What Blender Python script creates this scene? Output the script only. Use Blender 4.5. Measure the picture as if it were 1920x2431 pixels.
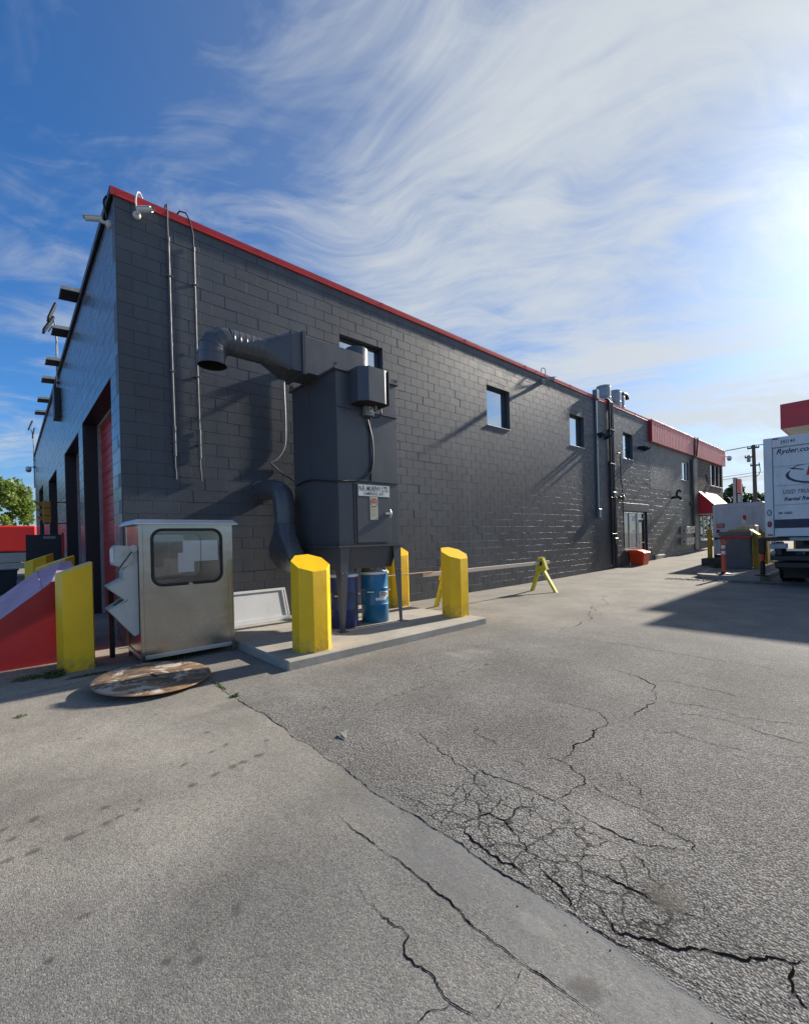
import bpy, bmesh, math, random
import numpy as np
from mathutils import Vector, Matrix, noise as mnoise

random.seed(7)
rng = np.random.default_rng(7)
for _o in list(bpy.data.objects):
    bpy.data.objects.remove(_o)
scene = bpy.context.scene
COL = scene.collection
R = math.radians

# ------------------------------------------------------------------ camera
YAW, PITCH, ROLL = -0.83805, -0.00196, -0.02478
CAM = Vector((7.873, -1.311, 1.544))
F_PX = 1048.55                       # focal length for a 1920 px wide picture
cam_d = bpy.data.cameras.new('camera')
cam_d.sensor_fit = 'HORIZONTAL'
cam_d.sensor_width = 36.0
cam_d.lens = 36.0 * F_PX / 1920.0
cam_d.shift_y = 64.5 / 1920.0
cam_d.clip_start = 0.05
cam_d.clip_end = 3000
cam_o = bpy.data.objects.new('camera', cam_d)
COL.objects.link(cam_o)
_f = Vector((math.sin(YAW) * math.cos(PITCH), math.cos(YAW) * math.cos(PITCH), math.sin(PITCH)))
_r = Vector((math.cos(YAW), -math.sin(YAW), 0))
_u = _r.cross(_f)
_r2 = _r * math.cos(ROLL) + _u * math.sin(ROLL)
_u2 = -_r * math.sin(ROLL) + _u * math.cos(ROLL)
cam_o.matrix_world = Matrix(((_r2.x, _u2.x, -_f.x, CAM.x), (_r2.y, _u2.y, -_f.y, CAM.y),
                             (_r2.z, _u2.z, -_f.z, CAM.z), (0, 0, 0, 1)))
scene.camera = cam_o

# ------------------------------------------------------------------ light and exposure
SUN_AZ, SUN_EL = R(3.4), R(27.5)     # azimuth from +Y towards +X
SUN = Vector((math.sin(SUN_AZ) * math.cos(SUN_EL), math.cos(SUN_AZ) * math.cos(SUN_EL), math.sin(SUN_EL)))
sl = bpy.data.lights.new('sun', 'SUN')
sl.energy = 4.6
sl.angle = R(1.3)
sl.color = (1.0, 0.92, 0.80)
so = bpy.data.objects.new('sun', sl)
so.rotation_euler = SUN.to_track_quat('Z', 'Y').to_euler()
so.location = (20, 60, 60)
COL.objects.link(so)
scene.view_settings.view_transform = 'Standard'
scene.view_settings.look = 'None'
scene.view_settings.gamma = 1.0
scene.view_settings.use_curve_mapping = False
scene.view_settings.exposure = 0.85
scene.cycles.max_bounces = 6
scene.cycles.diffuse_bounces = 3
scene.cycles.glossy_bounces = 3
scene.cycles.transparent_max_bounces = 8


class NT:
    """short-hand for building node trees"""
    def __init__(self, tree):
        self.t = tree
        self.n = tree.nodes
        self.l = tree.links

    def node(self, typ, **kw):
        nd = self.n.new(typ)
        for k, v in kw.items():
            setattr(nd, k, v)
        return nd

    def put(self, sock, v):
        if v is None:
            return
        if hasattr(v, 'is_linked') or isinstance(v, bpy.types.NodeSocket):
            self.l.new(v, sock)
        else:
            if hasattr(sock.default_value, '__len__') and not hasattr(v, '__len__'):
                v = [v] * len(sock.default_value)
            if hasattr(sock.default_value, '__len__') and len(sock.default_value) == 4 and len(v) == 3:
                v = (*v, 1)
            sock.default_value = v

    def math(self, op, a, b=None, c=None, clamp=False):
        nd = self.node('ShaderNodeMath', operation=op, use_clamp=clamp)
        for i, v in enumerate((a, b, c)):
            self.put(nd.inputs[i], v)
        return nd.outputs[0]

    def vmath(self, op, a, b=None, s=None):
        nd = self.node('ShaderNodeVectorMath', operation=op)
        self.put(nd.inputs[0], a)
        self.put(nd.inputs[1], b)
        if s is not None:
            self.put(nd.inputs['Scale'], s)
        return nd.outputs[1] if op in ('DOT_PRODUCT', 'LENGTH', 'DISTANCE') else nd.outputs[0]

    def comb(self, x, y, z):
        nd = self.node('ShaderNodeCombineXYZ')
        for i, v in enumerate((x, y, z)):
            self.put(nd.inputs[i], v)
        return nd.outputs[0]

    def sep(self, v):
        nd = self.node('ShaderNodeSeparateXYZ')
        self.put(nd.inputs[0], v)
        return nd.outputs

    def noise(self, vec, scale, detail=4, rough=0.55, dist=0.0, out=0):
        nd = self.node('ShaderNodeTexNoise')
        self.put(nd.inputs['Vector'], vec)
        nd.inputs['Scale'].default_value = scale
        nd.inputs['Detail'].default_value = detail
        nd.inputs['Roughness'].default_value = rough
        nd.inputs['Distortion'].default_value = dist
        return nd.outputs[out]

    def voro(self, vec, scale, feature='F1', rand=1.0, out='Distance'):
        nd = self.node('ShaderNodeTexVoronoi', feature=feature)
        self.put(nd.inputs['Vector'], vec)
        nd.inputs['Scale'].default_value = scale
        nd.inputs['Randomness'].default_value = rand
        return nd.outputs[out]

    def ramp(self, v, a, b, lo=0.0, hi=1.0, smooth=True):
        nd = self.node('ShaderNodeMapRange')
        nd.interpolation_type = 'SMOOTHSTEP' if smooth else 'LINEAR'
        nd.clamp = True
        self.put(nd.inputs['Value'], v)
        self.put(nd.inputs['From Min'], a)
        self.put(nd.inputs['From Max'], b)
        self.put(nd.inputs['To Min'], lo)
        self.put(nd.inputs['To Max'], hi)
        return nd.outputs[0]

    def mix(self, f, a, b, mode='MIX'):
        nd = self.node('ShaderNodeMix', data_type='RGBA', blend_type=mode)
        nd.clamp_factor = True
        self.put(nd.inputs[0], f)
        self.put(nd.inputs[6], a)
        self.put(nd.inputs[7], b)
        return nd.outputs[2]

    def mapping(self, vec, scale=(1, 1, 1), rot=(0, 0, 0), loc=(0, 0, 0), typ='POINT'):
        nd = self.node('ShaderNodeMapping', vector_type=typ)
        self.put(nd.inputs[0], vec)
        nd.inputs['Location'].default_value = loc
        nd.inputs['Rotation'].default_value = rot
        nd.inputs['Scale'].default_value = scale
        return nd.outputs[0]

    def bump(self, h, strength=0.3, dist=0.01, normal=None):
        nd = self.node('ShaderNodeBump')
        nd.inputs['Strength'].default_value = strength
        nd.inputs['Distance'].default_value = dist
        self.put(nd.inputs['Height'], h)
        if normal is not None:
            self.put(nd.inputs['Normal'], normal)
        return nd.outputs[0]


# ------------------------------------------------------------------ world: clear blue sky with thin cirrus
world = bpy.data.worlds.new('World')
scene.world = world
world.use_nodes = True
wt = NT(world.node_tree)
wt.n.clear()
sky = wt.node('ShaderNodeTexSky', sky_type='NISHITA')
sky.sun_disc = False
sky.sun_elevation = SUN_EL
sky.sun_rotation = SUN_AZ
sky.altitude = 200
sky.air_density = 1.0
sky.dust_density = 0.6
sky.ozone_density = 3.0
D = wt.vmath('NORMALIZE', wt.node('ShaderNodeTexCoord').outputs['Generated'])
dx, dy, dz = wt.sep(D)
zz = wt.math('ADD', wt.math('MAXIMUM', dz, 0.0), 0.10)
px = wt.math('DIVIDE', dx, zz)
py = wt.math('DIVIDE', dy, zz)
P = wt.comb(px, py, 0.0)
cosS = wt.vmath('DOT_PRODUCT', D, tuple(SUN))
# cirrus streaks, drawn out along one wind direction and bent by a slow warp
warp = wt.noise(P, 0.55, 3, 0.5, out=1)
Pw = wt.vmath('ADD', P, wt.vmath('SCALE', wt.vmath('SUBTRACT', warp, (0.5, 0.5, 0.5)), s=1.35))
streak = wt.noise(wt.mapping(Pw, scale=(3.0, 0.85, 1), rot=(0, 0, R(24)), loc=(-1.8, 3.1, 0), typ='TEXTURE'), 1.25, 6, 0.62, 0.35)
streak2 = wt.noise(wt.mapping(Pw, scale=(1.5, 0.42, 1), rot=(0, 0, R(38)), loc=(-2.4, 0.6, 0), typ='TEXTURE'), 1.2, 5, 0.64, 0.6)
patch = wt.noise(wt.mapping(P, loc=(9.9, 5.1, 0)), 0.75, 4, 0.55)
near = wt.ramp(cosS, 0.20, 0.95)                                   # more veil towards the sun, as in the photograph
cov = wt.math('ADD', wt.math('MULTIPLY', streak, 0.60), wt.math('MULTIPLY', streak2, 0.40))
cov = wt.math('ADD', cov, wt.math('MULTIPLY', wt.math('SUBTRACT', patch, 0.5), 0.50))
cov = wt.math('ADD', cov, wt.math('MULTIPLY', near, 0.13))
wisp = wt.noise(wt.mapping(Pw, scale=(0.9, 0.30, 1), rot=(0, 0, R(52)), typ='TEXTURE'), 2.6, 5, 0.66, 0.8)
cov = wt.math('ADD', cov, wt.math('MULTIPLY', wt.math('SUBTRACT', wisp, 0.5), 0.26))
dens = wt.ramp(cov, 0.43, 0.76)
dens = wt.math('MAXIMUM', dens, wt.math('MULTIPLY', near, 0.18))
dens = wt.math('MULTIPLY', dens, wt.ramp(dz, -0.01, 0.05))
glow = wt.math('POWER', wt.math('MAXIMUM', cosS, 0.0), 70.0)
cl_l = wt.math('ADD', wt.math('ADD', 3.8, wt.math('MULTIPLY', near, 0.6)), wt.math('MULTIPLY', glow, 5.0))
cloud = wt.vmath('SCALE', (0.90, 0.96, 1.0), s=cl_l)
skyc = wt.vmath('MULTIPLY', sky.outputs[0], wt.mix(near, (0.34, 0.68, 1.0), (0.50, 0.62, 0.76)))
horizon = wt.ramp(dz, 0.0, 0.22, 0.55, 0.0)
hz_l = wt.math('ADD', 3.0, wt.math('MULTIPLY', near, 1.2))
mixc = wt.mix(horizon, skyc, wt.vmath('SCALE', (0.78, 0.90, 1.04), s=hz_l))
mixc = wt.mix(wt.math('MULTIPLY', dens, 0.90), mixc, cloud)
world.cycles.sampling_method = 'MANUAL'
world.cycles.sample_map_resolution = 512
bg = wt.node('ShaderNodeBackground')
wt.put(bg.inputs['Color'], mixc)
bg.inputs['Strength'].default_value = 0.095
wo = wt.node('ShaderNodeOutputWorld')
wt.l.new(bg.outputs[0], wo.inputs[0])


# ------------------------------------------------------------------ mesh helpers
class MB:
    def __init__(self):
        self.v = []
        self.f = []

    def add(self, vs, fs):
        o = len(self.v)
        self.v += [tuple(p) for p in vs]
        self.f += [tuple(i + o for i in f) for f in fs]
        return self

    def box(self, x0, x1, y0, y1, z0, z1, b=0.0):
        if x1 < x0: x0, x1 = x1, x0
        if y1 < y0: y0, y1 = y1, y0
        if z1 < z0: z0, z1 = z1, z0
        b = min(b, (x1 - x0) * .45, (y1 - y0) * .45, (z1 - z0) * .45)
        if b <= 0:
            vs = [(x, y, z) for z in (z0, z1) for y in (y0, y1) for x in (x0, x1)]
            return self.add(vs, [(0, 2, 3, 1), (4, 5, 7, 6), (0, 1, 5, 4), (2, 6, 7, 3), (0, 4, 6, 2), (1, 3, 7, 5)])
        bm = bmesh.new()
        bmesh.ops.create_cube(bm, size=1.0)
        for v in bm.verts:
            v.co = Vector(((x0 + x1) / 2 + v.co.x * (x1 - x0), (y0 + y1) / 2 + v.co.y * (y1 - y0),
                           (z0 + z1) / 2 + v.co.z * (z1 - z0)))
        bmesh.ops.bevel(bm, geom=bm.edges[:], offset=b, segments=1, affect='EDGES', profile=0.5)
        bm.verts.index_update()
        self.add([v.co[:] for v in bm.verts], [tuple(v.index for v in f.verts) for f in bm.faces])
        bm.free()
        return self

    def prism(self, poly, axis, a, b):
        n = len(poly)
        def m(p, t):
            if axis == 'x': return (t, p[0], p[1])
            if axis == 'y': return (p[0], t, p[1])
            return (p[0], p[1], t)
        vs = [m(p, a) for p in poly] + [m(p, b) for p in poly]
        fs = [tuple(range(n))[::-1], tuple(range(n, 2 * n))]
        fs += [(i, (i + 1) % n, n + (i + 1) % n, n + i) for i in range(n)]
        return self.add(vs, fs)

    def loft(self, rings, caps=True, closed=True):
        n = len(rings[0])
        vs = [p for r in rings for p in r]
        fs = []
        for k in range(len(rings) - 1):
            for i in range(n if closed else n - 1):
                j = (i + 1) % n
                fs.append((k * n + i, k * n + j, (k + 1) * n + j, (k + 1) * n + i))
        if caps:
            fs.append(tuple(range(n))[::-1])
            fs.append(tuple(range((len(rings) - 1) * n, len(rings) * n)))
        return self.add(vs, fs)

    def tube(self, path, r, n=10, caps=True):
        path = [Vector(p) for p in path]
        rs = r if hasattr(r, '__len__') else [r] * len(path)
        rings = []
        prev = None
        for i, p in enumerate(path):
            if i == 0: t = path[1] - p
            elif i == len(path) - 1: t = p - path[i - 1]
            else: t = (path[i + 1] - p).normalized() + (p - path[i - 1]).normalized()
            t.normalize()
            if prev is None:
                a = Vector((0, 0, 1)) if abs(t.z) < .9 else Vector((1, 0, 0))
                s = t.cross(a).normalized()
            else:
                s = (prev - t * prev.dot(t)).normalized()
            prev = s
            w = t.cross(s)
            rings.append([(p + (s * math.cos(2 * math.pi * k / n) + w * math.sin(2 * math.pi * k / n)) * rs[i])[:] for k in range(n)])
        return self.loft(rings, caps)

    def lathe(self, prof, c, n=24, caps=True):
        rings = [[(c[0] + r * math.cos(2 * math.pi * k / n), c[1] + r * math.sin(2 * math.pi * k / n), c[2] + z) for k in range(n)] for r, z in prof]
        return self.loft(rings, caps)

    def cyl(self, c, r, z0, z1, n=20, b=0.0):
        pr = [(r, z0), (r, z1)] if b <= 0 else [(r - b, z0), (r, z0 + b), (r, z1 - b), (r - b, z1)]
        return self.lathe(pr, (c[0], c[1], 0), n)

    def xf(self, M):
        self.v = [(M @ Vector(p))[:] for p in self.v]
        return self


ROOTLOC = {}


def link(o):
    COL.objects.link(o)
    return o


def setp(o, label=None, cat=None, group=None, kind=None):
    if label: o['label'] = label
    if cat: o['category'] = cat
    if group: o['group'] = group
    if kind: o['kind'] = kind
    return o


def B(mb, name, mat, parent=None, ang=32, smooth=True, label=None, cat=None, group=None, kind=None, local=False):
    """link what an MB holds as one mesh object; coordinates are world unless local"""
    me = bpy.data.meshes.new(name)
    v = mb.v
    if parent is not None and not local:
        off = ROOTLOC.get(parent.name, (0, 0, 0))
        v = [(p[0] - off[0], p[1] - off[1], p[2] - off[2]) for p in v]
    elif parent is None and not local and len(v):
        a = np.array(v)
        c = ((a[:, 0].min() + a[:, 0].max()) / 2, (a[:, 1].min() + a[:, 1].max()) / 2, a[:, 2].min())
        v = (a - np.array(c)).tolist()
    me.from_pydata(v, [], mb.f)
    me.update()
    if smooth:
        me.shade_smooth()
        me.set_sharp_from_angle(angle=R(ang))
    me.materials.append(mat)
    o = link(bpy.data.objects.new(name, me))
    if parent is not None:
        o.parent = parent
        ROOTLOC[o.name] = ROOTLOC.get(parent.name, (0, 0, 0)) if not local else (0, 0, 0)
    elif not local:
        o.location = c
        ROOTLOC[o.name] = c
    setp(o, label, cat, group, kind)
    return o


def thing(name, label, cat, loc=(0, 0, 0), group=None, rz=0.0, kind=None):
    o = link(bpy.data.objects.new(name, None))
    o.empty_display_size = 0.2
    o.location = loc
    o.rotation_euler = (0, 0, rz)
    ROOTLOC[o.name] = tuple(loc)
    return setp(o, label, cat, group, kind)


def part(name, mat, parent, fn, *a, **k):
    mb = MB()
    fn(mb)
    return B(mb, name, mat, parent, *a, **k)


def copy_tree(o, parent=None):
    c = o.copy()
    link(c)
    c.parent = parent
    for ch in list(o.children):
        copy_tree(ch, c)
    return c


def text_mb(txt, size, bold=0.0, shear=0.0, sx=1.0, space=1.0):
    """flat lettering outline as MB in the XY plane, baseline at the origin"""
    cu = bpy.data.curves.new('lettering', 'FONT')
    cu.body = txt
    cu.size = size
    cu.offset = bold
    cu.shear = shear
    cu.space_character = space
    cu.resolution_u = 3
    ob = link(bpy.data.objects.new('lettering', cu))
    dg = bpy.context.evaluated_depsgraph_get()
    me = ob.evaluated_get(dg).to_mesh()
    mb = MB()
    mb.add([(v.co.x * sx, v.co.y, 0) for v in me.vertices], [tuple(p.vertices) for p in me.polygons])
    ob.evaluated_get(dg).to_mesh_clear()
    bpy.data.objects.remove(ob)
    bpy.data.curves.remove(cu)
    return mb


def G(y):
    """height of the yard: level, then rising gently towards the street end"""
    t = (y - 16.0) / 2.2
    s = 2.2 * math.log1p(math.exp(min(t, 30))) if t < 30 else (y - 16.0)
    return min(0.033 * s, 0.033 * 2.2 * math.log1p(math.exp(min((32 - 16.0) / 2.2, 30))))


# ------------------------------------------------------------------ materials
MATS = {}


def pbr(name, col, rough=0.5, metal=0.0, var=0.12, vscale=3.0, fine=0.0, fscale=60.0, bump=0.0, bscale=80.0, bdist=0.004,
        spec=0.5, coat=0.0, dirt=None, dirt_amt=0.0, dscale=2.0, rvar=0.08, stretch=(1, 1, 1)):
    m = bpy.data.materials.new(name)
    m.use_nodes = True
    t = NT(m.node_tree)
    bs = m.node_tree.nodes['Principled BSDF']
    pos = t.node('ShaderNodeNewGeometry').outputs['Position']
    pos = t.mapping(pos, scale=stretch)
    n1 = t.noise(pos, vscale, 4, 0.6)
    f = t.ramp(n1, 0.25, 0.75, 1 - var, 1 + var, False)
    c = t.vmath('SCALE', tuple(col), s=f)
    if fine > 0:
        n2 = t.noise(pos, fscale, 3, 0.6)
        c = t.vmath('SCALE', c, s=t.ramp(n2, 0.25, 0.75, 1 - fine, 1 + fine, False))
    if dirt is not None:
        nd = t.noise(pos, dscale, 6, 0.68)
        c = t.mix(t.math('MULTIPLY', t.ramp(nd, 0.48, 0.72), dirt_amt), c, tuple(dirt))
    t.put(bs.inputs['Base Color'], c)
    t.put(bs.inputs['Roughness'], t.ramp(t.noise(pos, vscale * 2.3, 4, 0.6), 0.3, 0.7, max(0.02, rough - rvar), min(1, rough + rvar), False))
    bs.inputs['Metallic'].default_value = metal
    bs.inputs['Specular IOR Level'].default_value = spec
    bs.inputs['Coat Weight'].default_value = coat
    bs.inputs['Coat Roughness'].default_value = 0.15
    if bump > 0:
        t.put(bs.inputs['Normal'], t.bump(t.noise(pos, bscale, 4, 0.6), bump, bdist))
    MATS[name] = m
    return m


def wall_paint(name, col, rough, rough_plaster=False, worn=0.0, spec=0.42):
    m = bpy.data.materials.new(name)
    m.use_nodes = True
    t = NT(m.node_tree)
    bs = m.node_tree.nodes['Principled BSDF']
    pos = t.node('ShaderNodeNewGeometry').outputs['Position']
    rnd = t.node('ShaderNodeObjectInfo').outputs['Random']
    big = t.noise(pos, 0.55, 4, 0.55)
    streak = t.noise(t.mapping(pos, scale=(2.2, 2.2, 0.22)), 1.3, 5, 0.65)
    f = t.math('MULTIPLY', t.ramp(big, 0.3, 0.7, 0.84, 1.18, False), t.ramp(streak, 0.3, 0.7, 0.86, 1.14, False))
    f = t.math('MULTIPLY', f, t.ramp(rnd, 0, 1, 0.95, 1.06, False))
    c = t.vmath('SCALE', tuple(col), s=f)
    # dust and splash marks near the foot of the wall
    z = t.sep(pos)[2]
    foot = t.math('MULTIPLY', t.ramp(z, 1.3, 0.05), t.ramp(t.noise(pos, 2.4, 5, 0.7), 0.38, 0.70))
    c = t.mix(t.math('MULTIPLY', foot, 0.55), c, (0.14, 0.13, 0.115))
    if worn > 0:
        w = t.ramp(t.noise(t.mapping(pos, scale=(3, 3, 0.8)), 2.2, 8, 0.75), 0.52, 0.66)
        c = t.mix(t.math('MULTIPLY', w, worn), c, (0.16, 0.16, 0.155))
    t.put(bs.inputs['Base Color'], c)
    t.put(bs.inputs['Roughness'], t.ramp(t.noise(pos, 3.0, 4, 0.6), 0.3, 0.7, rough - 0.06, rough + 0.10, False))
    bs.inputs['Specular IOR Level'].default_value = spec
    if rough_plaster:
        h = t.math('ADD', t.noise(t.mapping(pos, scale=(1, 1, 0.55)), 9, 6, 0.7), t.math('MULTIPLY', t.noise(pos, 45, 4, 0.65), 0.35))
        t.put(bs.inputs['Normal'], t.bump(h, 1.0, 0.06))
    else:
        h = t.math('ADD', t.noise(pos, 28, 5, 0.62), t.math('MULTIPLY', t.noise(pos, 140, 3, 0.6), 0.5))
        t.put(bs.inputs['Normal'], t.bump(h, 0.45 if spec < 0.8 else 0.22, 0.007))
    return m


M_WALL = wall_paint('charcoal_block_paint', (0.076, 0.082, 0.092), 0.47)
M_WALLF = wall_paint('charcoal_gloss_front_sky_tint', (0.078, 0.096, 0.125), 0.24, spec=0.9)  # side wall paint, glossier, with blue sky reflection tinted into the base
M_WALLOLD = wall_paint('charcoal_worn_block_paint', (0.085, 0.086, 0.086), 0.42, worn=0.25)
M_PLASTER = wall_paint('charcoal_rough_plaster', (0.080, 0.082, 0.084), 0.38, rough_plaster=True, worn=0.55)
M_RED = pbr('red_metal', (0.60, 0.024, 0.018), 0.38, var=0.10, dirt=(0.28, 0.05, 0.04), dirt_amt=0.4, coat=0.15)
M_REDPALE = pbr('red_metal_glare_tint', (0.74, 0.24, 0.20), 0.42, var=0.10, dirt=(0.42, 0.16, 0.13), dirt_amt=0.5)  # grazing glare on the red fascia is mixed into this salmon base
M_DOORRED = pbr('red_door_panel', (0.52, 0.018, 0.020), 0.34, var=0.08, coat=0.2)
M_BLACK = pbr('black_metal', (0.012, 0.013, 0.016), 0.42, var=0.2)
M_DARK = pbr('dark_paint', (0.020, 0.021, 0.025), 0.45, var=0.15)
M_NAVY = pbr('dark_navy_steel', (0.018, 0.021, 0.028), 0.5, var=0.12)
M_COLL = pbr('charcoal_sheet_steel', (0.068, 0.074, 0.085), 0.38, var=0.10, vscale=1.2, fine=0.03, bump=0.10, bscale=2.0, bdist=0.03, dirt=(0.075, 0.072, 0.068), dirt_amt=0.35, dscale=3.5, stretch=(1, 1, .6))
M_COLLG = pbr('charcoal_gloss_duct', (0.076, 0.083, 0.095), 0.28, var=0.08, vscale=2.0, bump=0.05, bscale=6.0, dirt=(0.08, 0.08, 0.078), dirt_amt=0.3)
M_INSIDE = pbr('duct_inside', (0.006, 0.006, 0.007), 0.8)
M_YEL = pbr('yellow_paint', (0.86, 0.55, 0.006), 0.42, var=0.06, vscale=1.5, bump=0.10, bscale=14, bdist=0.012, dirt=(0.50, 0.36, 0.03), dirt_amt=0.35, dscale=4.0, coat=0.1)
def mat_yellow():
    m = bpy.data.materials.new('yellow_bollard_paint')
    m.use_nodes = True
    t = NT(m.node_tree)
    bs = m.node_tree.nodes['Principled BSDF']
    oc = t.node('ShaderNodeTexCoord').outputs['Object']
    pos = t.node('ShaderNodeNewGeometry').outputs['Position']
    z = t.sep(oc)[2]
    c = t.vmath('SCALE', (0.90, 0.54, 0.004), s=t.ramp(t.noise(pos, 1.8, 4, 0.6), 0.3, 0.7, 0.88, 1.06, False))
    run = t.ramp(t.noise(t.mapping(pos, scale=(9, 9, 0.6)), 2.0, 5, 0.65), 0.55, 0.75)
    c = t.mix(t.math('MULTIPLY', run, 0.30), c, (0.50, 0.33, 0.03))
    foot = t.math('MULTIPLY', t.ramp(z, 0.30, 0.0), t.ramp(t.noise(pos, 9, 5, 0.7), 0.35, 0.65))
    c = t.mix(t.math('MULTIPLY', foot, 0.75), c, (0.22, 0.17, 0.08))
    scuff = t.math('MULTIPLY', t.ramp(t.noise(t.mapping(pos, scale=(3, 3, 14)), 2.2, 6, 0.75), 0.62, 0.68), t.ramp(t.noise(pos, 2.5, 3, 0.5), 0.45, 0.6))
    c = t.mix(t.math('MULTIPLY', scuff, 0.6), c, (0.25, 0.18, 0.05))
    chip = t.ramp(t.noise(pos, 30, 4, 0.7), 0.70, 0.73)
    c = t.mix(t.math('MULTIPLY', chip, 0.7), c, (0.30, 0.28, 0.22))
    t.put(bs.inputs['Base Color'], c)
    t.put(bs.inputs['Roughness'], t.ramp(t.noise(pos, 5, 4, 0.6), 0.3, 0.7, 0.36, 0.55, False))
    h = t.math('ADD', t.noise(pos, 7, 4, 0.6), t.math('MULTIPLY', t.noise(pos, 70, 3, 0.6), 0.12))
    t.put(bs.inputs['Normal'], t.bump(h, 0.25, 0.015))
    return m


M_YELB = mat_yellow()
M_YELDARK = pbr('dark_yellow_paint', (0.52, 0.33, 0.02), 0.5, var=0.12, dirt=(0.25, 0.18, 0.05), dirt_amt=0.6)  # darker base yellow with dirt patches
M_YELGRN = pbr('yellow_green_paint', (0.60, 0.55, 0.03), 0.5, var=0.12, dirt=(0.25, 0.22, 0.05), dirt_amt=0.6, dscale=9)
M_STEEL = pbr('conduit_steel', (0.09, 0.095, 0.108), 0.58, metal=0.0, var=0.10, dirt=(0.2, 0.2, 0.2), dirt_amt=0.5)
M_GALV = pbr('galvanised_steel', (0.30, 0.33, 0.36), 0.5, metal=0.35, var=0.15, vscale=6)
M_ALU = pbr('aluminium', (0.62, 0.63, 0.63), 0.36, metal=0.85, var=0.08)
M_WHITE = pbr('white_paint', (0.72, 0.73, 0.72), 0.42, var=0.05, dirt=(0.42, 0.40, 0.36), dirt_amt=0.35)
M_CREAM = pbr('cream_paint', (0.62, 0.58, 0.48), 0.5, var=0.08, dirt=(0.35, 0.30, 0.22), dirt_amt=0.4)
M_PLASTIC = pbr('grey_plastic', (0.42, 0.43, 0.41), 0.48, var=0.07, dirt=(0.24, 0.22, 0.19), dirt_amt=0.5, dscale=5)
M_RUBBER = pbr('black_rubber', (0.012, 0.012, 0.012), 0.55)
M_GREYBOX = pbr('grey_switch_box', (0.20, 0.23, 0.24), 0.45)
M_BLUEGREY = pbr('blue_grey_conduit', (0.10, 0.16, 0.20), 0.42, var=0.12)
M_CAMW = pbr('camera_white', (0.62, 0.63, 0.60), 0.35)
M_SIGNW = pbr('sign_white', (0.74, 0.74, 0.69), 0.5, var=0.05, dirt=(0.5, 0.48, 0.4), dirt_amt=0.4, dscale=12)
M_SIGNC = pbr('label_cream', (0.55, 0.50, 0.38), 0.5, var=0.06)
M_INK = pbr('black_ink', (0.015, 0.015, 0.018), 0.5)
M_INKB = pbr('navy_ink', (0.012, 0.020, 0.060), 0.4)
M_INKR = pbr('red_ink', (0.45, 0.045, 0.030), 0.5)
M_LITTER = pbr('dry_leaf', (0.26, 0.27, 0.20), 0.8)
M_PAPER = pbr('paper', (0.86, 0.87, 0.87), 0.7, var=0.03)
M_WOOD = pbr('weathered_lumber', (0.58, 0.47, 0.38), 0.75, var=0.18, vscale=8, fine=0.12, fscale=50, bump=0.25, bscale=60, stretch=(6, .6, 6))
M_WOODR = pbr('reddish_lumber', (0.42, 0.27, 0.18), 0.75, var=0.18, vscale=8, stretch=(6, .6, 6))
M_ORANGE = pbr('orange_plastic', (0.80, 0.065, 0.012), 0.42, var=0.08, dirt=(0.35, 0.06, 0.02), dirt_amt=0.4)
M_DELIN = pbr('orange_delineator', (0.72, 0.12, 0.06), 0.5, var=0.08)
M_PINK = pbr('pink_sky_sheen_paint', (0.44, 0.27, 0.36), 0.55, var=0.14, vscale=3, dirt=(0.30, 0.17, 0.22), dirt_amt=0.5, dscale=5, fine=0.06, fscale=9, bump=0.08, bscale=30, stretch=(1, .4, 1))  # sky reflection on the red barrier top, mixed into a pink-mauve base
M_DEEPRED = pbr('deep_red_paint', (0.47, 0.020, 0.020), 0.46, var=0.14, bump=0.12, bscale=18, dirt=(0.20, 0.030, 0.028), dirt_amt=0.55, dscale=3.0)
M_AMBER = pbr('amber_signal', (0.42, 0.20, 0.020), 0.45, var=0.08)
M_TRUCKW = pbr('truck_white', (0.66, 0.69, 0.71), 0.36, var=0.06, dirt=(0.38, 0.37, 0.34), dirt_amt=0.5, stretch=(1.5, 1.5, .4), coat=0.2)
M_LENSR = pbr('red_lens', (0.35, 0.012, 0.02), 0.2)
M_LENSG = pbr('clear_lens', (0.55, 0.57, 0.58), 0.2)
M_BROWN = pbr('brown_frame', (0.035, 0.026, 0.022), 0.5)
M_TREEBARK = pbr('bark', (0.075, 0.055, 0.040), 0.85, var=0.2, vscale=6, bump=0.5, bscale=20, bdist=0.03)
M_POLE = pbr('utility_pole_wood', (0.10, 0.075, 0.065), 0.8, var=0.15, vscale=6, stretch=(1, 1, .1))
M_RIM = pbr('wheel_rim', (0.30, 0.31, 0.32), 0.4, metal=0.5)
M_SEAL = pbr('door_seal', (0.33, 0.30, 0.28), 0.7, var=0.25, vscale=5)
M_BIN = pbr('dark_bin', (0.022, 0.026, 0.032), 0.5)
M_REDTR = pbr('red_trailer_skin', (0.58, 0.022, 0.018), 0.35, var=0.05)
M_VINYL = pbr('awning_vinyl', (0.46, 0.020, 0.024), 0.38, var=0.06, coat=0.3)
M_SALM = pbr('awning_top_salmon', (0.50, 0.13, 0.11), 0.45, var=0.06)  # awning top in a paler red than its sides
M_REFLW = pbr('reflective_white', (0.80, 0.80, 0.78), 0.35)


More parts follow.
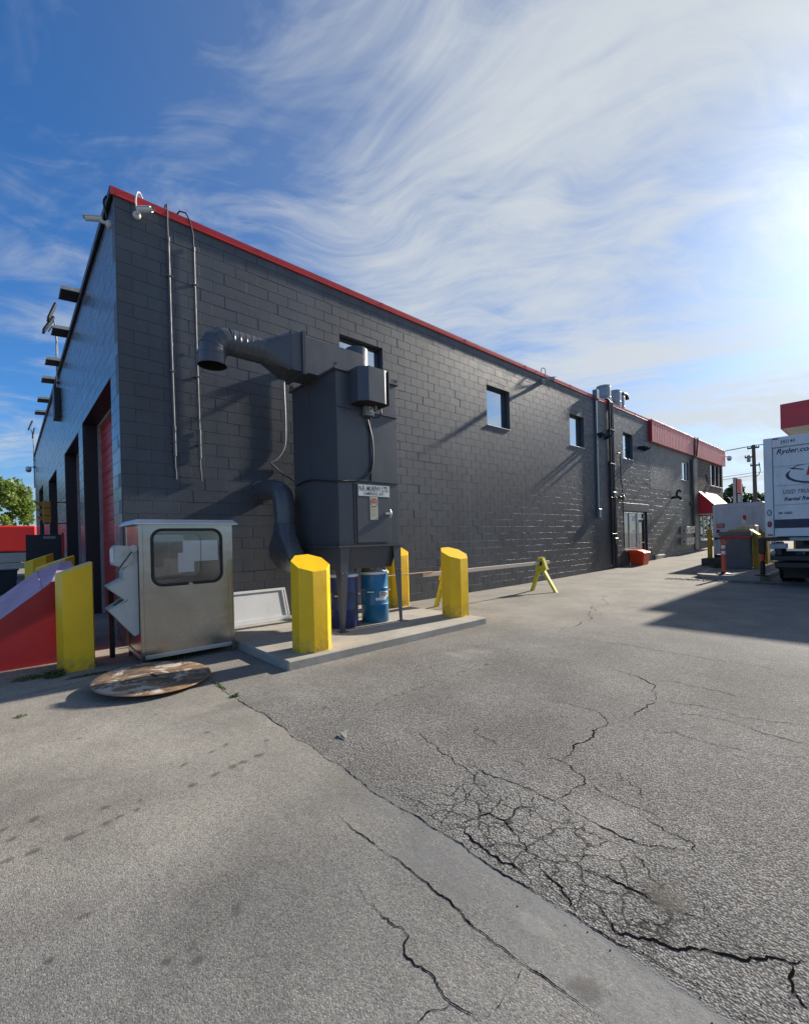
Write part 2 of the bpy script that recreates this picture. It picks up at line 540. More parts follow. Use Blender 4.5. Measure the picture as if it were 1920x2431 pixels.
def mat_glass(name, tint, mirror, rough=0.02):
    """window glass: dark room behind, partly mirror coated"""
    m = bpy.data.materials.new(name)
    m.use_nodes = True
    t = NT(m.node_tree)
    bs = m.node_tree.nodes['Principled BSDF']
    t.put(bs.inputs['Base Color'], tint)
    bs.inputs['Roughness'].default_value = rough
    gl = t.node('ShaderNodeBsdfGlossy')
    gl.inputs['Roughness'].default_value = rough
    gl.inputs['Color'].default_value = (0.86, 0.93, 0.98, 1)
    pos = t.node('ShaderNodeNewGeometry').outputs['Position']
    nb = t.bump(t.noise(pos, 1.1, 2, 0.5), 0.04, 0.05)
    t.put(gl.inputs['Normal'], nb)
    mx = t.node('ShaderNodeMixShader')
    mx.inputs[0].default_value = mirror
    t.l.new(bs.outputs[0], mx.inputs[1])
    t.l.new(gl.outputs[0], mx.inputs[2])
    t.l.new(mx.outputs[0], m.node_tree.nodes['Material Output'].inputs[0])
    return m


M_GLASS = mat_glass('mirror_window_glass', (0.02, 0.025, 0.03), 0.68)
M_GLASSD = mat_glass('dark_window_glass', (0.012, 0.018, 0.018), 0.16)


def mat_clear():
    m = bpy.data.materials.new('clear_plastic_pane')
    m.use_nodes = True
    t = NT(m.node_tree)
    gl = t.node('ShaderNodeBsdfGlossy')
    gl.inputs['Roughness'].default_value = 0.06
    tr = t.node('ShaderNodeBsdfTransparent')
    tr.inputs['Color'].default_value = (0.97, 0.98, 0.98, 1)
    fr = t.node('ShaderNodeFresnel')
    fr.inputs[0].default_value = 1.5
    mx = t.node('ShaderNodeMixShader')
    t.put(mx.inputs[0], t.math('ADD', fr.outputs[0], 0.05, clamp=True))
    t.l.new(tr.outputs[0], mx.inputs[1])
    t.l.new(gl.outputs[0], mx.inputs[2])
    t.l.new(mx.outputs[0], m.node_tree.nodes['Material Output'].inputs[0])
    return m


M_CLEAR = mat_clear()


def mat_stainless():
    m = bpy.data.materials.new('brushed_stainless')
    m.use_nodes = True
    t = NT(m.node_tree)
    bs = m.node_tree.nodes['Principled BSDF']
    pos = t.node('ShaderNodeTexCoord').outputs['Object']
    br = t.noise(t.mapping(pos, scale=(60, 2.0, 90)), 4, 3, 0.6)
    big = t.noise(pos, 1.6, 4, 0.6)
    c = t.vmath('SCALE', (0.44, 0.415, 0.37), s=t.ramp(big, 0.3, 0.7, 0.86, 1.08, False))
    t.put(bs.inputs['Base Color'], c)
    bs.inputs['Metallic'].default_value = 1.0
    t.put(bs.inputs['Roughness'], t.ramp(t.math('ADD', t.math('MULTIPLY', br, 0.5), t.math('MULTIPLY', big, 0.5)), 0.3, 0.7, 0.16, 0.30, False))
    h = t.math('ADD', t.math('MULTIPLY', br, 0.06), t.noise(t.mapping(pos, scale=(1, 1, 1.7)), 1.7, 2, 0.5))
    t.put(bs.inputs['Normal'], t.bump(h, 0.30, 0.018))
    return m


M_INOX = mat_stainless()


def mat_rust():
    m = bpy.data.materials.new('rusted_plate')
    m.use_nodes = True
    t = NT(m.node_tree)
    bs = m.node_tree.nodes['Principled BSDF']
    pos = t.node('ShaderNodeTexCoord').outputs['Object']
    n1 = t.noise(t.mapping(pos, scale=(1.0, 0.85, 1)), 3.6, 7, 0.66, 0.8)
    n2 = t.noise(t.mapping(pos, scale=(1.1, 0.8, 1), rot=(0, 0, 0.3)), 4.0, 6, 0.7, 1.2)
    n3 = t.noise(pos, 60, 3, 0.6)
    c = t.mix(t.ramp(n1, 0.40, 0.60), (0.090, 0.064, 0.048), (0.21, 0.125, 0.066))
    c = t.mix(t.ramp(n2, 0.50, 0.60), c, (0.46, 0.39, 0.31))
    c = t.mix(t.ramp(t.noise(t.mapping(pos, scale=(1.2, .8, 1), loc=(3, 1, 0)), 6, 5, 0.65), 0.60, 0.68), c, (0.14, 0.15, 0.17))
    rr = t.vmath('LENGTH', t.vmath('MULTIPLY', pos, (1, 1, 0)))
    c = t.mix(t.ramp(rr, 0.53, 0.60), c, (0.24, 0.115, 0.045))
    c = t.vmath('SCALE', c, s=t.ramp(n3, 0.3, 0.7, 0.8, 1.2, False))
    t.put(bs.inputs['Base Color'], c)
    bs.inputs['Roughness'].default_value = 0.72
    t.put(bs.inputs['Normal'], t.bump(t.math('ADD', n1, t.math('MULTIPLY', n3, 0.3)), 0.4, 0.006))
    return m


M_RUST = mat_rust()


def mat_drum(name, a, b, rust):
    m = bpy.data.materials.new(name)
    m.use_nodes = True
    t = NT(m.node_tree)
    bs = m.node_tree.nodes['Principled BSDF']
    pos = t.node('ShaderNodeNewGeometry').outputs['Position']
    c = t.mix(t.ramp(t.noise(pos, 5, 5, 0.6), 0.4, 0.65), a, b)
    c = t.mix(t.math('MULTIPLY', t.ramp(t.noise(pos, 6.5, 7, 0.7), 0.52, 0.68), rust), c, (0.13, 0.055, 0.030))
    t.put(bs.inputs['Base Color'], c)
    bs.inputs['Roughness'].default_value = 0.38
    t.put(bs.inputs['Normal'], t.bump(t.noise(pos, 7, 3, 0.5), 0.12, 0.02))
    return m


M_DRUM1 = mat_drum('navy_drum_paint', (0.028, 0.050, 0.17), (0.045, 0.055, 0.10), 0.7)
M_DRUM2 = mat_drum('blue_drum_paint', (0.010, 0.150, 0.33), (0.016, 0.165, 0.34), 0.18)


def mat_concrete(name, col, rough=0.85, bump=0.35, stain=0.5):
    m = bpy.data.materials.new(name)
    m.use_nodes = True
    t = NT(m.node_tree)
    bs = m.node_tree.nodes['Principled BSDF']
    pos = t.node('ShaderNodeNewGeometry').outputs['Position']
    c = t.vmath('SCALE', tuple(col), s=t.ramp(t.noise(pos, 1.7, 6, 0.62), 0.3, 0.7, 0.78, 1.15, False))
    c = t.vmath('SCALE', c, s=t.ramp(t.noise(pos, 95, 3, 0.6), 0.3, 0.7, 0.86, 1.12, False))
    c = t.mix(t.math('MULTIPLY', t.ramp(t.noise(pos, 2.6, 7, 0.7), 0.52, 0.72), stain), c, tuple(x * 0.48 for x in col))
    pit = t.voro(pos, 55)
    c = t.mix(t.ramp(pit, 0.10, 0.05), c, tuple(x * 0.45 for x in col))
    t.put(bs.inputs['Base Color'], c)
    bs.inputs['Roughness'].default_value = rough
    h = t.math('ADD', t.noise(pos, 40, 5, 0.65), t.math('MULTIPLY', t.ramp(pit, 0.0, 0.12), 0.5))
    t.put(bs.inputs['Normal'], t.bump(h, bump, 0.008))
    return m


M_CONC = mat_concrete('pad_concrete', (0.36, 0.33, 0.28))
M_CONCG = mat_concrete('grey_cast_concrete', (0.20, 0.20, 0.20), stain=0.35)
M_CURB = mat_concrete('kerb_concrete', (0.34, 0.32, 0.28))
M_CONCD = mat_concrete('dark_concrete', (0.10, 0.095, 0.088))


def mat_ground():
    m = bpy.data.materials.new('yard_asphalt')
    m.use_nodes = True
    t = NT(m.node_tree)
    bs = m.node_tree.nodes['Principled BSDF']
    pos = t.node('ShaderNodeNewGeometry').outputs['Position']
    x, y, z = t.sep(pos)
    wob = t.math('MULTIPLY', t.math('SUBTRACT', t.noise(pos, 2.2, 4, 0.6), 0.5), 0.10)
    yy = t.math('ADD', y, wob)
    coarse = t.ramp(yy, 0.335, 0.365)                                # open-textured asphalt beyond the bay joint
    coarse = t.math('MULTIPLY', coarse, t.ramp(t.math('ADD', x, t.math('MULTIPLY', t.math('SUBTRACT', t.noise(pos, 0.6, 3, 0.5), 0.5), 2.4)), 2.2, 4.4, 0.30, 1.0))
    coarse = t.math('MULTIPLY', coarse, t.ramp(t.math('ADD', y, t.math('MULTIPLY', t.math('SUBTRACT', t.noise(pos, 0.5, 3, 0.5), 0.5), 2.0)), 4.6, 7.5, 1.0, 0.35))
    band = t.math('MULTIPLY', t.ramp(yy, 0.03, 0.09), t.ramp(yy, 0.345, 0.325))  # worn sealer band along the joint
    band = t.math('MULTIPLY', band, t.ramp(t.math('ADD', x, t.math('MULTIPLY', t.math('SUBTRACT', t.noise(pos, 2.5, 4, 0.6), 0.5), 1.6)), 5.2, 6.2))
    band = t.math('MULTIPLY', band, t.ramp(t.noise(pos, 3.6, 4, 0.65), 0.36, 0.56))
    tar = t.math('MULTIPLY', t.ramp(y, 0.300, 0.322), t.ramp(y, 0.372, 0.350))
    tar = t.math('MULTIPLY', tar, t.ramp(x, 5.0, 5.8))
    # aggregate: big stones in the coarse bay, finer ones in the other
    wv = t.vmath('ADD', pos, t.vmath('SCALE', t.noise(pos, 60, 2, 0.5, out=1), s=0.010))
    vb = t.node('ShaderNodeTexVoronoi', feature='F1')
    t.put(vb.inputs['Vector'], wv); vb.inputs['Scale'].default_value = 98
    vs = t.node('ShaderNodeTexVoronoi', feature='F1')
    t.put(vs.inputs['Vector'], wv); vs.inputs['Scale'].default_value = 155
    cb = t.sep(vb.outputs['Color'])
    cs = t.sep(vs.outputs['Color'])
    # pale dust lies towards the building, the driven part further out is greyer
    drive = t.ramp(t.math('ADD', x, t.math('MULTIPLY', t.math('SUBTRACT', t.noise(pos, 0.45, 4, 0.55), 0.5), 5.0)), 3.6, 6.6)
    base = t.mix(drive, (0.268, 0.246, 0.208), (0.172, 0.167, 0.157))
    base = t.mix(t.math('MULTIPLY', coarse, 0.75), base, (0.186, 0.179, 0.170))
    # stone tint
    st_f = t.ramp(cs[0], 0.0, 1.0, 0.66, 1.32, False)
    st_c = t.ramp(cb[0], 0.0, 1.0, 0.52, 1.62, False)
    tint = t.math('ADD', t.math('MULTIPLY', st_c, coarse), t.math('MULTIPLY', st_f, t.math('SUBTRACT', 1.0, coarse)))
    c = t.vmath('SCALE', base, s=tint)
    warm = t.ramp(cs[1], 0.82, 0.9)
    c = t.mix(t.math('MULTIPLY', warm, 0.35), c, (0.40, 0.36, 0.28))
    darkst = t.ramp(cs[2], 0.90, 0.94)
    c = t.mix(t.math('MULTIPLY', darkst, 0.55), c, (0.085, 0.083, 0.082))
    # binder between stones shows darker
    gap_c = t.ramp(vb.outputs['Distance'], 0.42, 0.72)
    gap_f = t.ramp(vs.outputs['Distance'], 0.48, 0.80)
    c = t.mix(t.math('MULTIPLY', gap_c, t.math('MULTIPLY', coarse, 0.86)), c, (0.045, 0.043, 0.042))
    c = t.mix(t.math('MULTIPLY', gap_f, t.math('MULTIPLY', t.math('SUBTRACT', 1.0, coarse), 0.38)), c, (0.10, 0.096, 0.090))
    # sealer and tar
    c = t.mix(t.math('MULTIPLY', band, 0.58), c, (0.128, 0.130, 0.131))
    c = t.mix(t.math('MULTIPLY', tar, 0.80), c, (0.150, 0.152, 0.152))
    # broad weathering
    w1 = t.noise(pos, 0.8, 4, 0.62)
    c = t.vmath('SCALE', c, s=t.ramp(w1, 0.3, 0.7, 0.72, 1.22, False))
    w2 = t.ramp(t.noise(t.mapping(pos, scale=(1, 0.35, 1)), 1.5, 5, 0.68, 0.5), 0.55, 0.72)
    c = t.mix(t.math('MULTIPLY', w2, 0.45), c, (0.120, 0.112, 0.100))
    w3 = t.ramp(t.noise(t.mapping(pos, loc=(9, 4, 0)), 0.9, 4, 0.66), 0.60, 0.74)
    c = t.mix(t.math('MULTIPLY', w3, 0.28), c, (0.40, 0.37, 0.32))
    # crazed patch beside the bay joint
    wv2 = t.vmath('ADD', pos, t.vmath('SCALE', t.noise(pos, 9, 3, 0.6, out=1), s=0.10))
    ved = t.voro(wv2, 6.3, 'DISTANCE_TO_EDGE')
    dcr = t.vmath('LENGTH', t.vmath('MULTIPLY', t.vmath('SUBTRACT', pos, (6.55, 0.62, 0.0)), (1.15, 2.3, 0.0)))
    mcr = t.math('MULTIPLY', t.ramp(t.math('ADD', dcr, t.math('MULTIPLY', t.math('SUBTRACT', t.noise(pos, 3, 3, 0.6), 0.5), 1.3)), 0.95, 0.55), t.ramp(y, 0.36, 0.39))
    craze = t.math('MULTIPLY', t.ramp(ved, 0.034, 0.014), mcr)
    c = t.mix(t.math('MULTIPLY', craze, 0.9), c, (0.012, 0.011, 0.010))
    # drive lanes: faint long streaks along the building further out
    lane = t.ramp(t.noise(t.mapping(pos, scale=(1.4, 0.10, 1)), 1.0, 5, 0.6), 0.50, 0.68)
    c = t.mix(t.math('MULTIPLY', t.math('MULTIPLY', lane, t.ramp(y, 3.0, 7.0)), 0.30), c, (0.15, 0.14, 0.125))
    t.put(bs.inputs['Base Color'], c)
    t.put(bs.inputs['Roughness'], t.math('SUBTRACT', 0.90, t.math('MULTIPLY', band, 0.18)))
    bs.inputs['Specular IOR Level'].default_value = 0.35
    hb = t.math('SUBTRACT', 1.0, t.ramp(vb.outputs['Distance'], 0.10, 0.75))
    hb = t.math('MULTIPLY', hb, t.ramp(cb[1], 0, 1, 0.45, 1.0, False))
    hs = t.math('SUBTRACT', 1.0, t.ramp(vs.outputs['Distance'], 0.10, 0.80))
    hs = t.math('MULTIPLY', hs, t.ramp(cs[1], 0, 1, 0.4, 1.0, False))
    smooth_ = t.math('SUBTRACT', 1.0, t.math('MULTIPLY', band, 0.7))
    h = t.math('ADD', t.math('MULTIPLY', hb, t.math('MULTIPLY', coarse, 1.0)), t.math('MULTIPLY', hs, t.math('MULTIPLY', t.math('SUBTRACT', 1.0, coarse), 0.34)))
    h = t.math('MULTIPLY', h, smooth_)
    h = t.math('ADD', h, t.math('MULTIPLY', t.noise(pos, 9, 2, 0.6), 1.1))
    t.put(bs.inputs['Normal'], t.bump(h, 0.85, 0.0052))
    return m


M_GROUND = mat_ground()
M_CRACK = pbr('crack_shadow_dirt', (0.007, 0.0065, 0.006), 1.0, var=0.3, vscale=20, spec=0.0)
M_CRUMB = pbr('crumbled_asphalt', (0.14, 0.132, 0.122), 0.95, var=0.4, vscale=30)


def mat_stain(name, col, amt):
    m = bpy.data.materials.new(name)
    m.use_nodes = True
    t = NT(m.node_tree)
    bs = m.node_tree.nodes['Principled BSDF']
    oc = t.node('ShaderNodeTexCoord').outputs['Object']
    pos = t.node('ShaderNodeNewGeometry').outputs['Position']
    rr = t.math('ADD', t.vmath('LENGTH', oc), t.math('MULTIPLY', t.math('SUBTRACT', t.noise(pos, 22, 5, 0.65), 0.5), 1.1))
    a = t.math('MULTIPLY', t.ramp(rr, 0.85, 0.35), amt)
    t.put(bs.inputs['Base Color'], tuple(col))
    bs.inputs['Roughness'].default_value = 0.7
    tr = t.node('ShaderNodeBsdfTransparent')
    mx = t.node('ShaderNodeMixShader')
    t.put(mx.inputs[0], a)
    t.l.new(tr.outputs[0], mx.inputs[1])
    t.l.new(bs.outputs[0], mx.inputs[2])
    t.l.new(mx.outputs[0], m.node_tree.nodes['Material Output'].inputs[0])
    return m


M_STAIN = mat_stain('oil_stain', (0.085, 0.072, 0.058), 0.40)
M_PATCHST = mat_stain('faint_oil_patch', (0.085, 0.075, 0.060), 0.34)
M_CHALK = mat_stain('pale_scuff', (0.40, 0.385, 0.36), 0.22)


def mat_leaf(name, a, b, trans=0.35):
    m = bpy.data.materials.new(name)
    m.use_nodes = True
    t = NT(m.node_tree)
    bs = m.node_tree.nodes['Principled BSDF']
    pos = t.node('ShaderNodeNewGeometry').outputs['Position']
    c = t.mix(t.ramp(t.noise(pos, 2.0, 4, 0.6), 0.35, 0.65), a, b)
    t.put(bs.inputs['Base Color'], c)
    bs.inputs['Roughness'].default_value = 0.5
    tl = t.node('ShaderNodeBsdfTranslucent')
    t.put(tl.inputs[0], t.vmath('SCALE', c, s=1.5))
    mx = t.node('ShaderNodeMixShader')
    mx.inputs[0].default_value = trans
    t.l.new(bs.outputs[0], mx.inputs[1])
    t.l.new(tl.outputs[0], mx.inputs[2])
    t.l.new(mx.outputs[0], m.node_tree.nodes['Material Output'].inputs[0])
    return m


M_LEAF = mat_leaf('tree_leaf', (0.10, 0.155, 0.024), (0.19, 0.25, 0.045))
M_LEAFD = mat_leaf('dark_tree_leaf', (0.03, 0.06, 0.016), (0.06, 0.10, 0.03), 0.25)
M_GRASS = mat_leaf('weed_leaf', (0.05, 0.10, 0.02), (0.12, 0.15, 0.045), 0.25)
M_DRYGR = mat_leaf('dry_weed_leaf', (0.16, 0.15, 0.06), (0.10, 0.12, 0.04), 0.25)


def mat_brownbrick():
    m = bpy.data.materials.new('brown_brick')
    m.use_nodes = True
    t = NT(m.node_tree)
    bs = m.node_tree.nodes['Principled BSDF']
    pos = t.node('ShaderNodeNewGeometry').outputs['Position']
    x, y, z = t.sep(pos)
    br = t.node('ShaderNodeTexBrick')
    t.put(br.inputs['Vector'], t.comb(t.math('ADD', y, x), z, 0.0))
    br.inputs['Scale'].default_value = 1.0
    br.inputs['Brick Width'].default_value = 0.40
    br.inputs['Row Height'].default_value = 0.20
    br.inputs['Mortar Size'].default_value = 0.018
    br.inputs['Color1'].default_value = (0.060, 0.042, 0.034, 1)
    br.inputs['Color2'].default_value = (0.078, 0.056, 0.046, 1)
    br.inputs['Mortar'].default_value = (0.16, 0.14, 0.125, 1)
    c = t.vmath('SCALE', br.outputs[0], s=t.ramp(t.noise(pos, 2, 5, 0.6), 0.3, 0.7, 0.75, 1.3, False))
    t.put(bs.inputs['Base Color'], c)
    bs.inputs['Roughness'].default_value = 0.75
    t.put(bs.inputs['Normal'], t.bump(t.math('ADD', br.outputs[1], t.noise(pos, 30, 4, 0.6)), -0.4, 0.01))
    return m


M_BRICK = mat_brownbrick()

# ================================================================== the ground
def build_ground():
    xs = [-1500, -300, -80, -40, -27, -15, -5, 0, 3, 6, 9, 13, 20, 50, 300, 1500]
    ys = [-1500, -300, -60, -20, -5, 0, 6, 10] + [12 + i for i in range(24)] + [40, 60, 120, 400, 1500]
    mb = MB()
    n = len(xs)
    mb.add([(x, y, G(y)) for y in ys for x in xs],
           [(j * n + i, j * n + i + 1, (j + 1) * n + i + 1, (j + 1) * n + i) for j in range(len(ys) - 1) for i in range(n - 1)])
    me = bpy.data.meshes.new('ground')
    me.from_pydata(mb.v, [], mb.f)
    me.shade_smooth()
    me.materials.append(M_GROUND)
    o = link(bpy.data.objects.new('ground', me))
    setp(o, kind='structure')
    return o


ground = build_ground()

CRACKS = {
    'seam': [(2.39, 0.374), (2.913, 0.373), (3.41, 0.346), (3.787, 0.341), (4.201, 0.361), (4.537, 0.355), (4.855, 0.353), (5.053, 0.346), (5.214, 0.338), (5.408, 0.344), (5.628, 0.332), (5.817, 0.328), (5.946, 0.331), (6.028, 0.342), (6.179, 0.338), (6.303, 0.349), (6.396, 0.356), (6.534, 0.343), (6.631, 0.343), (6.718, 0.346), (6.827, 0.358), (6.946, 0.363), (7.049, 0.361), (7.15, 0.364), (7.241, 0.39), (7.32, 0.395), (7.393, 0.4), (7.469, 0.422), (7.548, 0.433), (7.589, 0.43)] ,
    'A': [(5.718, 0.048), (5.854, 0.036), (5.99, 0.036), (6.092, 0.041), (6.193, 0.042), (6.289, 0.054), (6.395, 0.049), (6.49, 0.048), (6.572, 0.055), (6.664, 0.044), (6.744, 0.028), (6.803, 0.033), (6.883, 0.039), (6.949, 0.036), (7.013, 0.049), (7.082, 0.051), (7.143, 0.058), (7.197, 0.06), (7.251, 0.071)] ,
    'B': [(6.2, -0.162), (6.274, -0.185), (6.339, -0.203), (6.412, -0.201), (6.474, -0.193), (6.531, -0.183), (6.59, -0.186), (6.603, -0.223), (6.631, -0.248), (6.688, -0.249), (6.741, -0.227), (6.78, -0.234), (6.819, -0.243), (6.863, -0.249), (6.905, -0.238), (6.951, -0.229), (6.978, -0.177), (7.019, -0.175)] ,
    'B2': [(6.865, -0.251), (6.847, -0.299), (6.834, -0.354), (6.831, -0.375)] ,
    'B3': [(6.96, 0.019), (6.972, -0.017), (6.978, -0.075), (6.978, -0.127), (6.984, -0.17)] ,
    'C1': [(5.216, 1.053), (5.316, 1.081), (5.481, 1.02), (5.571, 1.027), (5.804, 0.951), (5.93, 0.939), (6.059, 0.876), (6.104, 0.83), (6.181, 0.795), (6.285, 0.82)] ,
    'C2': [(5.816, 1.074), (5.982, 0.991), (6.098, 0.978), (6.211, 1.0), (6.284, 1.013), (6.354, 1.027), (6.431, 1.016), (6.54, 1.011), (6.682, 0.995), (6.813, 0.981), (6.919, 0.976), (7.012, 0.987), (7.102, 1.049), (7.194, 1.094)] ,
    'C3': [(5.85, 0.416), (5.925, 0.438), (6.004, 0.453), (6.038, 0.45), (6.076, 0.502), (6.127, 0.541), (6.163, 0.629), (6.158, 0.702), (6.125, 0.794)] ,
    'C4': [(6.044, 0.444), (6.088, 0.415), (6.169, 0.405), (6.238, 0.42), (6.298, 0.471), (6.31, 0.55), (6.323, 0.597), (6.335, 0.681), (6.313, 0.782), (6.287, 0.835), (6.228, 0.871)] ,
    'C5': [(6.229, 0.683), (6.28, 0.636), (6.343, 0.654), (6.426, 0.658), (6.509, 0.624), (6.583, 0.579), (6.659, 0.544), (6.726, 0.525)] ,
    'C6': [(6.298, 0.471), (6.344, 0.432), (6.402, 0.421), (6.465, 0.417), (6.536, 0.398), (6.602, 0.397), (6.639, 0.418), (6.689, 0.419), (6.743, 0.411)] ,
    'C7': [(6.426, 0.658), (6.448, 0.714), (6.417, 0.777), (6.419, 0.828), (6.496, 0.907)] ,
    'D1': [(5.676, 3.737), (5.94, 3.68), (6.111, 3.605), (6.258, 3.319), (6.389, 3.035), (6.384, 2.828), (6.378, 2.572), (6.408, 2.429)] ,
    'D2': [(5.702, 2.439), (5.872, 2.463), (6.007, 2.46), (6.136, 2.457), (6.292, 2.259), (6.263, 2.069), (6.303, 1.817), (6.316, 1.652), (6.318, 1.49)] ,
    'D3': [(6.196, 1.407), (6.32, 1.46), (6.419, 1.438), (6.533, 1.375), (6.57, 1.313), (6.542, 1.174), (6.532, 1.06), (6.54, 0.997)] ,
    'D4': [(6.57, 1.313), (6.673, 1.293), (6.774, 1.279), (6.885, 1.282), (7.016, 1.262)] ,
    'D5': [(6.596, 2.349), (6.699, 2.476), (6.843, 2.449), (6.973, 2.441), (7.098, 2.478), (7.214, 2.47), (7.351, 2.568), (7.462, 2.66)] ,
    'D6': [(6.395, 3.042), (6.577, 3.15), (6.767, 3.202), (7.021, 3.146), (7.206, 3.216), (7.395, 3.349)] ,
    'D7': [(6.582, 2.864), (6.779, 2.967), (7.051, 2.982), (7.307, 2.911), (7.438, 2.906)] ,
    'D8': [(6.111, 3.605), (6.314, 3.753), (6.584, 3.754), (6.843, 3.692), (7.13, 3.755)] ,
    'D9': [(6.724, 0.529), (6.809, 0.472), (6.876, 0.458), (6.933, 0.422), (6.969, 0.387)] ,
    'D10': [(6.925, 0.645), (6.992, 0.662), (7.077, 0.668), (7.159, 0.667), (7.23, 0.689), (7.288, 0.693), (7.338, 0.717), (7.381, 0.709)] ,
    'D11': [(6.959, 0.496), (7.018, 0.482), (7.073, 0.453), (7.113, 0.415), (7.139, 0.409), (7.173, 0.438), (7.217, 0.459), (7.278, 0.487), (7.317, 0.493), (7.342, 0.543), (7.376, 0.566), (7.416, 0.585), (7.482, 0.616), (7.526, 0.668), (7.559, 0.714), (7.607, 0.731), (7.644, 0.776)] ,
    'D12': [(7.608, 0.722), (7.606, 0.655), (7.62, 0.601), (7.645, 0.58), (7.665, 0.565)] ,
    'J': [(4.294, 4.92), (4.697, 4.908), (5.106, 4.934), (5.5, 4.976), (5.933, 4.941), (6.288, 4.944), (6.612, 4.946), (6.946, 4.932), (7.235, 5.002)] ,
    'E1': [(4.266, 5.092), (4.247, 5.944), (4.148, 6.614), (3.498, 8.716), (3.108, 9.735)] ,
    'E2': [(4.168, 6.905), (4.226, 8.188), (4.069, 10.465)] ,
}
CR_W = {'seam': 0.014, 'A': 0.012, 'B': 0.011, 'B2': 0.011, 'B3': 0.008, 'C2': 0.014, 'C4': 0.012, 'C5': 0.013, 'C6': 0.022, 'D11': 0.019,
        'D12': 0.018, 'D10': 0.014, 'D9': 0.020, 'D1': 0.020, 'D2': 0.016, 'D3': 0.014, 'J': 0.012, 'E1': 0.02, 'E2': 0.014}


def crack(pts, w, name='crack', mat=M_CRACK, z=0.0025, jag=0.5):
    """dark jagged gap along a line: pinched, widened and broken at random"""
    pl = [Vector((p[0], p[1])) for p in pts]
    while len(pl) > 1 and max((b - a).length for a, b in zip(pl[:-1], pl[1:])) > 0.030:
        new = []
        for a, b in zip(pl[:-1], pl[1:]):
            d = b - a
            new.append(a)
            if d.length > 0.015:
                nrm = Vector((-d.y, d.x))
                new.append(a + d * random.uniform(.38, .62) + nrm * random.uniform(-.24, .24) * jag * 1.5)
        pl = new + [pl[-1]]
    n = len(pl)
    mb = MB()
    vs = []
    for i, p in enumerate(pl):
        t = (pl[min(i + 1, n - 1)] - pl[max(i - 1, 0)])
        t = t.normalized() if t.length > 1e-6 else Vector((1, 0))
        nr = Vector((-t.y, t.x))
        e = min(1.0, min(i, n - 1 - i) / (n * 0.15) + 0.10)
        lo = mnoise.noise(Vector((p.x * 3.1, p.y * 3.1, 3.1)))
        hi = mnoise.noise(Vector((p.x * 19, p.y * 19, 7.7)))
        ww = w * .62 * e * max(0.14, 0.58 + 0.65 * lo + 0.60 * hi + random.uniform(-.15, .15))
        off = random.uniform(-.35, .35) * ww
        vs += [(*(p + nr * (ww * .5 + off)), z + G(p.y)), (*(p - nr * (ww * .5 - off)), z + G(p.y))]
    mb.add(vs, [(2 * i, 2 * i + 1, 2 * i + 3, 2 * i + 2) for i in range(n - 1)])
    return B(mb, name, mat, ground, smooth=False)


for k_, p_ in CRACKS.items():
    crack(p_, CR_W.get(k_, 0.010), jag=0.22 if k_ in ('seam', 'J', 'A') else 0.5)
# hairline branches of the crazed patch
hair = [((6.05, 0.75), (6.25, 0.62)), ((6.4, 0.95), (6.55, 0.8)), ((6.75, 0.62), (6.9, 0.75)), ((6.6, 0.52), (6.5, 0.42)), ((6.1, 1.3), (6.4, 1.15)),
        ((7.0, 0.9), (7.2, 0.72)), ((6.9, 1.25), (7.25, 1.1)), ((5.5, 1.5), (5.9, 1.35)), ((6.6, 1.6), (6.9, 1.42)), ((7.15, 0.55), (7.3, 0.66)),
        ((6.2, 0.48), (6.32, 0.56)), ((6.45, 0.62), (6.6, 0.72)), ((5.9, 0.98), (6.08, 0.86)), ((6.8, 0.45), (6.95, 0.55)), ((7.3, 0.8), (7.5, 0.7))]
for a_, b_ in hair:
    mid = ((a_[0] + b_[0]) / 2 + random.uniform(-.06, .06), (a_[1] + b_[1]) / 2 + random.uniform(-.06, .06))
    crack([a_, mid, b_], 0.008, name='hairline_crack', jag=0.9)
# joints of the paving by the doors
crack([(.90, -1.75), (.893, -1.402), (.835, -1.108), (.766, -.957)], 0.02, name='paving_joint', jag=.15)
crack([(1.80, -1.3), (1.749, -.986), (1.663, -.715), (1.45, -.45), (1.131, -.212)], 0.014, name='paving_joint', jag=.15)

STAINS= [(3.364, -0.336), (3.448, -0.254), (4.107, -0.13), (4.437, -0.094), (4.478, -0.211), (4.533, -0.423), (4.853, -0.456), (4.822, -0.308), (4.802, -0.184), (4.794, -0.103), (4.778, 0.012), (4.591, 0.154), (4.809, -0.743), (4.743, -0.906), (4.902, -0.862), (4.919, -0.927), (4.899, -0.775), (4.927, -1.092), (4.932, -1.045), (4.586, -1.223), (4.583, -1.351), (4.722, -1.315), (4.93, -1.243), (4.922, -1.33), (5.742, -1.217), (6.123, -0.809), (6.056, -0.815), (6.048, -0.9), (3.479, -0.909), (5.586, -1.099), (4.62, 1.019), (4.605, 1.233), (4.588, 1.348), (4.564, 1.498), (4.578, 1.583), (4.58, 1.733), (4.589, 1.842), (4.569, 2.083), (4.296, 0.745), (4.332, 0.841), (4.254, 0.991), (4.164, 2.395), (4.553, 2.543), (4.57, 2.931), (4.633, 0.841), (4.668, 0.686)]


def decal(x, y, rx, ry, rz, mat, name):
    me = bpy.data.meshes.new(name)
    me.from_pydata([(-1.3, -1.3, 0), (1.3, -1.3, 0), (1.3, 1.3, 0), (-1.3, 1.3, 0)], [], [(0, 1, 2, 3)])
    me.materials.append(mat)
    o = link(bpy.data.objects.new(name, me))
    o.parent = ground
    o.location = (x, y, G(y) + 0.0045 + random.uniform(0, .001))
    o.scale = (rx, ry, 1)
    o.rotation_euler = (0, 0, rz)


